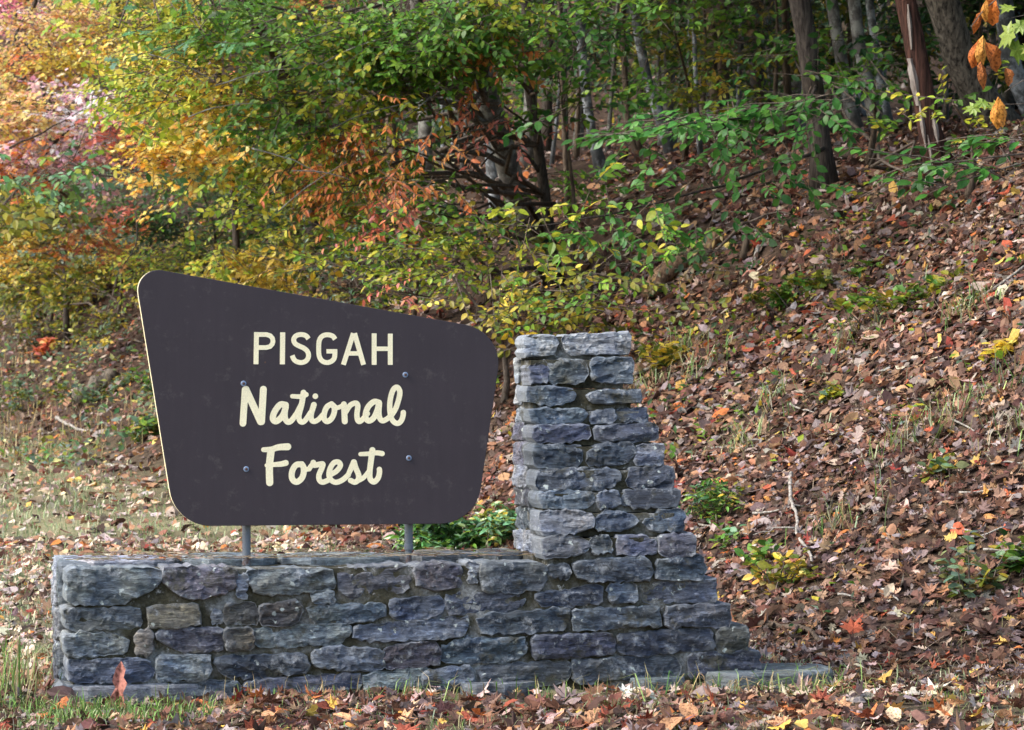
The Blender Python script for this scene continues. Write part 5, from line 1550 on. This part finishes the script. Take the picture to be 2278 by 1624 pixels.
def grass(acc, P, h, wd, pal, lean=.5):
    m = len(P)
    an = rng.uniform(0, 2 * np.pi, m)
    D = np.stack([np.cos(an), np.sin(an), np.zeros(m)], -1)
    side = np.stack([-np.sin(an), np.cos(an), np.zeros(m)], -1)
    h = h * rng.uniform(.5, 1.3, m); ln = lean * rng.uniform(.1, 1.3, m)
    w_ = wd * rng.uniform(.6, 1.3, m)
    up = np.array([0, 0, 1.])
    v0 = P - side * (w_ / 2)[:, None]; v1 = P + side * (w_ / 2)[:, None]
    mid = P + up * (h * .6)[:, None] + D * (h * ln * .35)[:, None]
    v2 = mid + side * (w_ * .4)[:, None]; v3 = mid - side * (w_ * .4)[:, None]
    v4 = P + up * (h * (1 - .35 * ln))[:, None] + D * (h * ln)[:, None]
    V = np.stack([v0, v1, v2, v3, v4], 1).reshape(-1, 3)
    b_ = np.arange(m)[:, None] * 5
    li = np.concatenate([b_ + np.array([0, 1, 2, 3]), b_ + np.array([3, 2, 4])], 1).ravel()
    ls = (np.arange(m)[:, None] * 7 + np.array([0, 4])).ravel()
    acc.add(V, li, ls, np.repeat(pick(pal, m, .2), 5, axis=0))
G_PAL = PAL((140, 156, 104), (164, 174, 128), (122, 142, 92), (192, 190, 152), (202, 194, 162), (150, 168, 130))
G_DRY = PAL((178, 160, 112), (160, 140, 98), (196, 180, 132), (130, 116, 84))
G_FRESH = PAL((104, 140, 62), (128, 160, 80), (86, 120, 54), (150, 172, 100))
ga = Acc()
def lawn_pts(n, y0, y1, fn):
    y = rng.uniform(y0 ** 2, y1 ** 2, n) ** .5
    x = rng.uniform(-1, .95, n) * (.172 * y + .35)
    k = (rng.random(n) < fn(x, y)) & ~in_wall(x, y)
    x, y = x[k], y[k]
    return np.stack([x, y, terrain(x, y) - .004], -1)
lawn_f = lambda x, y: np.where(bank_s(x, y) < -.1, np.clip(.55 + .9 * fbm(x * .9 + 5, y * .9, 3), .05, 1), .0)
grass(ga, lawn_pts(40000, 16.4, 24, lawn_f), .075, .007, G_PAL, .9)
grass(ga, lawn_pts(60000, 24, 46, lawn_f), .075, .012, G_PAL, .9)
grass(ga, lawn_pts(9000, 34, 50, lambda x, y: np.where((bank_s(x, y) > -1.6) & (bank_s(x, y) < 1.2) & (x < -2), .8, 0)), .22, .012, G_DRY, .5)
grass(ga, lawn_pts(15000, 13.7, 16.3, lambda x, y: np.clip(.10 + 1.1 * fbm(x * 1.5 + 2, y * 2.5, 3) + .9 * np.clip(-x - 1.3, 0, .8), .03, 1)), .075, .005, np.vstack([G_PAL, G_DRY, G_FRESH]), 1.2)

# dry stems and thin debris between the fallen leaves of the bank
G_DEB = PAL((110, 92, 76), (150, 132, 110), (84, 68, 58), (132, 124, 84), (176, 160, 136))
grass(ga, lawn_pts(14000, 16.4, 27, lambda x, y: np.where(bank_s(x, y) > -.6, np.clip(.5 + 1.2 * fbm(x * 1.2 + 8, y * 1.2, 3), .1, 1), 0)), .11, .006, G_DEB, 2.2)
grass(ga, lawn_pts(5000, 16.6, 27, lambda x, y: np.where(bank_s(x, y) > -.3, np.clip(-.05 + 1.6 * fbm(x * .9 + 30, y * .9, 3), 0, 1), 0)), .15, .007, np.vstack([G_FRESH, G_PAL]), 1.6)
gc = Acc()
def cover_leaves(n, y0, y1, fn, size, hmax, pals):
    P = lawn_pts(n, y0, y1, fn); m = len(P)
    P[:, 2] += rng.random(m) ** 1.5 * hmax
    ld = rdir(m); ld[:, 2] = np.abs(ld[:, 2]) * .5
    R_ = frames(ld, np.array([0, -.3, 1.]) + rng.normal(0, .4, (m, 3)))
    w_ = rng.integers(0, len(pals), m)
    for k, p in enumerate(pals):
        q = w_ == k
        gc.scatter(L_DIA[k % 2], P[q], R_[q], size * rng.uniform(.6, 1.3, int(q.sum())), pick(P_[p], int(q.sum())))
cover_leaves(30000, 33, 54, lambda x, y: np.where((bank_s(x, y) > -.9) & (x < -.8), np.clip(.5 + 2.0 * fbm(x * .8 + 4, y * .8, 3), 0, 1), 0), .1, .25, ['greygreen', 'bluegreen', 'olive', 'green', 'greygreen', 'greygreen', 'pale'])
cover_leaves(14000, 17, 28, lambda x, y: np.where(bank_s(x, y) > .1, np.clip(-.22 + .035 * (y - 19) + 1.7 * fbm(x * 1.1 + 14, y * 1.1, 3), 0, 1), 0), .065, .14, ['green', 'dark', 'olive', 'greygreen', 'ygreen'])
tag(gc.obj('ground_cover', M['leaf']), 'low green weeds scattered over the banks', 'weeds', kind='stuff')

def tuft(name, label, pts, n, h, wd, pal, lean=.8, spread=.08, group=None):
    for (x, y) in pts:
        base = np.array((x, y, float(terrain(x, y))))
        a = Acc()
        m = int(n * rng.uniform(.7, 1.2))
        P = np.column_stack([rng.normal(0, spread, (m, 2)), np.full(m, -.01)])
        P[:, 2] = terrain(P[:, 0] + x, P[:, 1] + y) - base[2] - .01
        grass(a, P, h, wd, pal, lean)
        o = a.obj(name, M['grass']); o.location = base
        tag(o, label, 'grass', group)
def wxy(u, d):
    p = WO + WU * u + WD * d
    return (p[0], p[1])
tuft('grass_tuft', 'tall straw coloured grass tuft beside the wall end', [wxy(-.3, .1), wxy(-.42, -.1), wxy(-.2, .35)], 45, .34, .008, np.vstack([G_DRY, G_FRESH]), .6, .07, 'straw tufts by the wall end')
tuft('grass_tuft', 'fresh green grass tuft at the left wall foot', [wxy(.2, -.3), wxy(.05, -.4), wxy(.42, -.35), wxy(-.2, -.3), wxy(-.1, -.7), wxy(.15, -.8), wxy(.55, -.7), wxy(-.05, -1.1), wxy(.35, -1.1)], 46, .13, .008, G_FRESH, 1.0, .08, 'green tufts at the wall foot')
tuft('grass_tuft', 'long arching green grass at the pier foot', [wxy(3.3, -.3), wxy(3.6, -.34), wxy(3.95, -.25), wxy(3.8, -.4), wxy(3.0, -.3)], 30, .19, .007, np.vstack([G_FRESH, G_DRY]), 1.6, .1, 'arching grass at the pier foot')
tuft('grass_tuft', 'short sparse grass tuft along the front foot of the wall', [wxy(u, rng.uniform(-.35, -.1)) for u in (.7, .95, 1.2, 1.45, 1.75, 2.0, 2.3, 2.5, 2.75)], 18, .15, .006, np.vstack([G_FRESH, G_DRY]), 1.0, .08, 'short tufts along the wall front')
bt_ = []
for px, py in ((1500, 790), (1560, 830), (1450, 870), (2230, 860), (2100, 940), (1900, 760), (2000, 1000), (1720, 900), (2150, 700), (1650, 1000), (2240, 980), (1850, 1180)):
    Yd = depth_at(px, py); bt_.append(((px - CX) / FPX * Yd, Yd))
tuft('grass_tuft', 'limp green grass tuft hanging on the leafy bank', bt_, 60, .24, .008, np.vstack([G_FRESH, G_PAL, G_DRY]), 1.5, .12, 'grass tufts on the bank')

# --- single fallen leaves in front of the wall
SHAPES = [('maple', 0), ('maple', 1), ('oak', 2), ('oak', 3), ('oval', 4), ('oval', 5), ('oak', 6), ('oak', 7), ('oval', 8), ('maple', 10)]
FL_MESH = {k: raw_mesh('fallen_leaf', D_LEAF[k][0], D_LEAF[k][1], M['dead_obj']) for _, k in SHAPES}
FL_COL = [('tan', (178, 134, 98)), ('dark brown', (106, 72, 58)), ('pinkish grey', (168, 142, 136)), ('rust red', (136, 72, 54)), ('orange brown', (178, 108, 64)), ('purplish brown', (118, 86, 86)), ('pale buff', (200, 172, 138)), ('yellow', (206, 168, 80))]
cnt = 0
while cnt < 290:
    y = rng.uniform(13.95, 15.75); x = rng.uniform(-1, 1) * .164 * y
    if in_wall(np.array([x]), np.array([y]))[0] or (rng.random() > .55 and x < -1.6): continue
    sh, k = SHAPES[rng.integers(len(SHAPES))]; cn, cc = FL_COL[min(7, int(abs(rng.normal(0, 3.2))))]
    o = bpy.data.objects.new('fallen_leaf', FL_MESH[k]); COL.objects.link(o)
    nn = (np.array([0, 0, 1.]) + rng.normal(0, .4, 3))
    an = rng.uniform(0, 6.28); D = np.array([math.cos(an), math.sin(an), 0]); D -= nn * (D @ nn) / (nn @ nn)
    Rm = frames(D[None], nn[None])[0]; s = rng.uniform(.08, .15)
    z = float(terrain(x, y)) + rng.uniform(.02, .045)
    o.matrix_world = Matrix([[*(Rm[i] * s), (x, y, z)[i]] for i in range(3)] + [[0, 0, 0, 1]])
    o.color = (*np.clip(np.array(lin(cc)) * np.exp(rng.normal(.14, .18)), 0, .9), 1)
    tag(o, 'curled %s %s leaf lying loose in front of the stone wall' % (cn, sh), 'leaf', '%s %s leaves in front of the wall' % (cn, sh))
    cnt += 1
# the one big leaf standing against the wall foot
o = bpy.data.objects.new('fallen_leaf', raw_mesh('standing_leaf', *leaf_fan([(0, 0), (.1, .1), (.14, .3), (.1, .42), (.16, .6), (.08, .7), (.1, .85), (0, 1), (-.08, .86), (-.12, .62), (-.05, .5), (-.13, .3), (-.06, .12)], (0, .5), (3, -.5, .6), .02, 5), M['dead_obj']))
COL.objects.link(o)
x, y = wxy(.22, -.2)
Rm = frames(np.array([[.1, .1, 1.]]), np.array([[.1, -1, .1]]))[0] * .27
o.matrix_world = Matrix([[*Rm[i], (x, y, float(terrain(x, y)) - .02)[i]] for i in range(3)] + [[0, 0, 0, 1]])
o.color = (*lin((168, 112, 98)), 1)
tag(o, 'tall upright reddish brown leaf standing against the wall foot', 'leaf')

tag(ga.obj('lawn_grass', M['grass']), 'thin pale green grass of the verge behind the wall', 'grass', kind='stuff')

# leaves and needles caught on top of the wall
for i in range(22):
    u, d = rng.uniform(.1, 2.35), rng.uniform(.12, .7)
    p = WO + WU * u + WD * d
    sh, k = SHAPES[rng.integers(len(SHAPES))]; cn, cc = FL_COL[int(rng.integers(0, 6))]
    o = bpy.data.objects.new('fallen_leaf', FL_MESH[k]); COL.objects.link(o)
    nn = np.array([0, 0, 1.]) + rng.normal(0, .2, 3); an = rng.uniform(0, 6.28); D = np.array([math.cos(an), math.sin(an), 0]); D -= nn * (D @ nn) / (nn @ nn)
    Rm = frames(D[None], nn[None])[0] * rng.uniform(.04, .075)
    o.matrix_world = Matrix([[*Rm[i_], (p[0], p[1], .682)[i_]] for i_ in range(3)] + [[0, 0, 0, 1]])
    o.color = (*np.clip(np.array(lin(cc)) * np.exp(rng.normal(0, .15)), 0, .9), 1)
    tag(o, 'small dry %s %s leaf lying on top of the wall' % (cn, sh), 'leaf', '%s %s leaves on the wall top' % (cn, sh))
nd = Acc()
for i in range(420):
    u, d = rng.uniform(.02, 2.4), .02 + rng.random() ** 1.5 * .7
    p = WO + WU * u + WD * d; an = rng.normal(WA, .6); L = rng.uniform(.05, .12)
    q = np.array([math.cos(an), math.sin(an), 0]) * L / 2
    p = np.array([p[0], p[1], .676 + .01 * rng.random()])
    nd.tube(np.array([p - q, p + (0, 0, .004), p + q]), .0013, 3, col=pick(G_DEB, 1)[0], cap=False)
tag(nd.obj('pine_needles', M['litter']), 'dry brown pine needles strewn on the wall top', 'needles', kind='stuff')
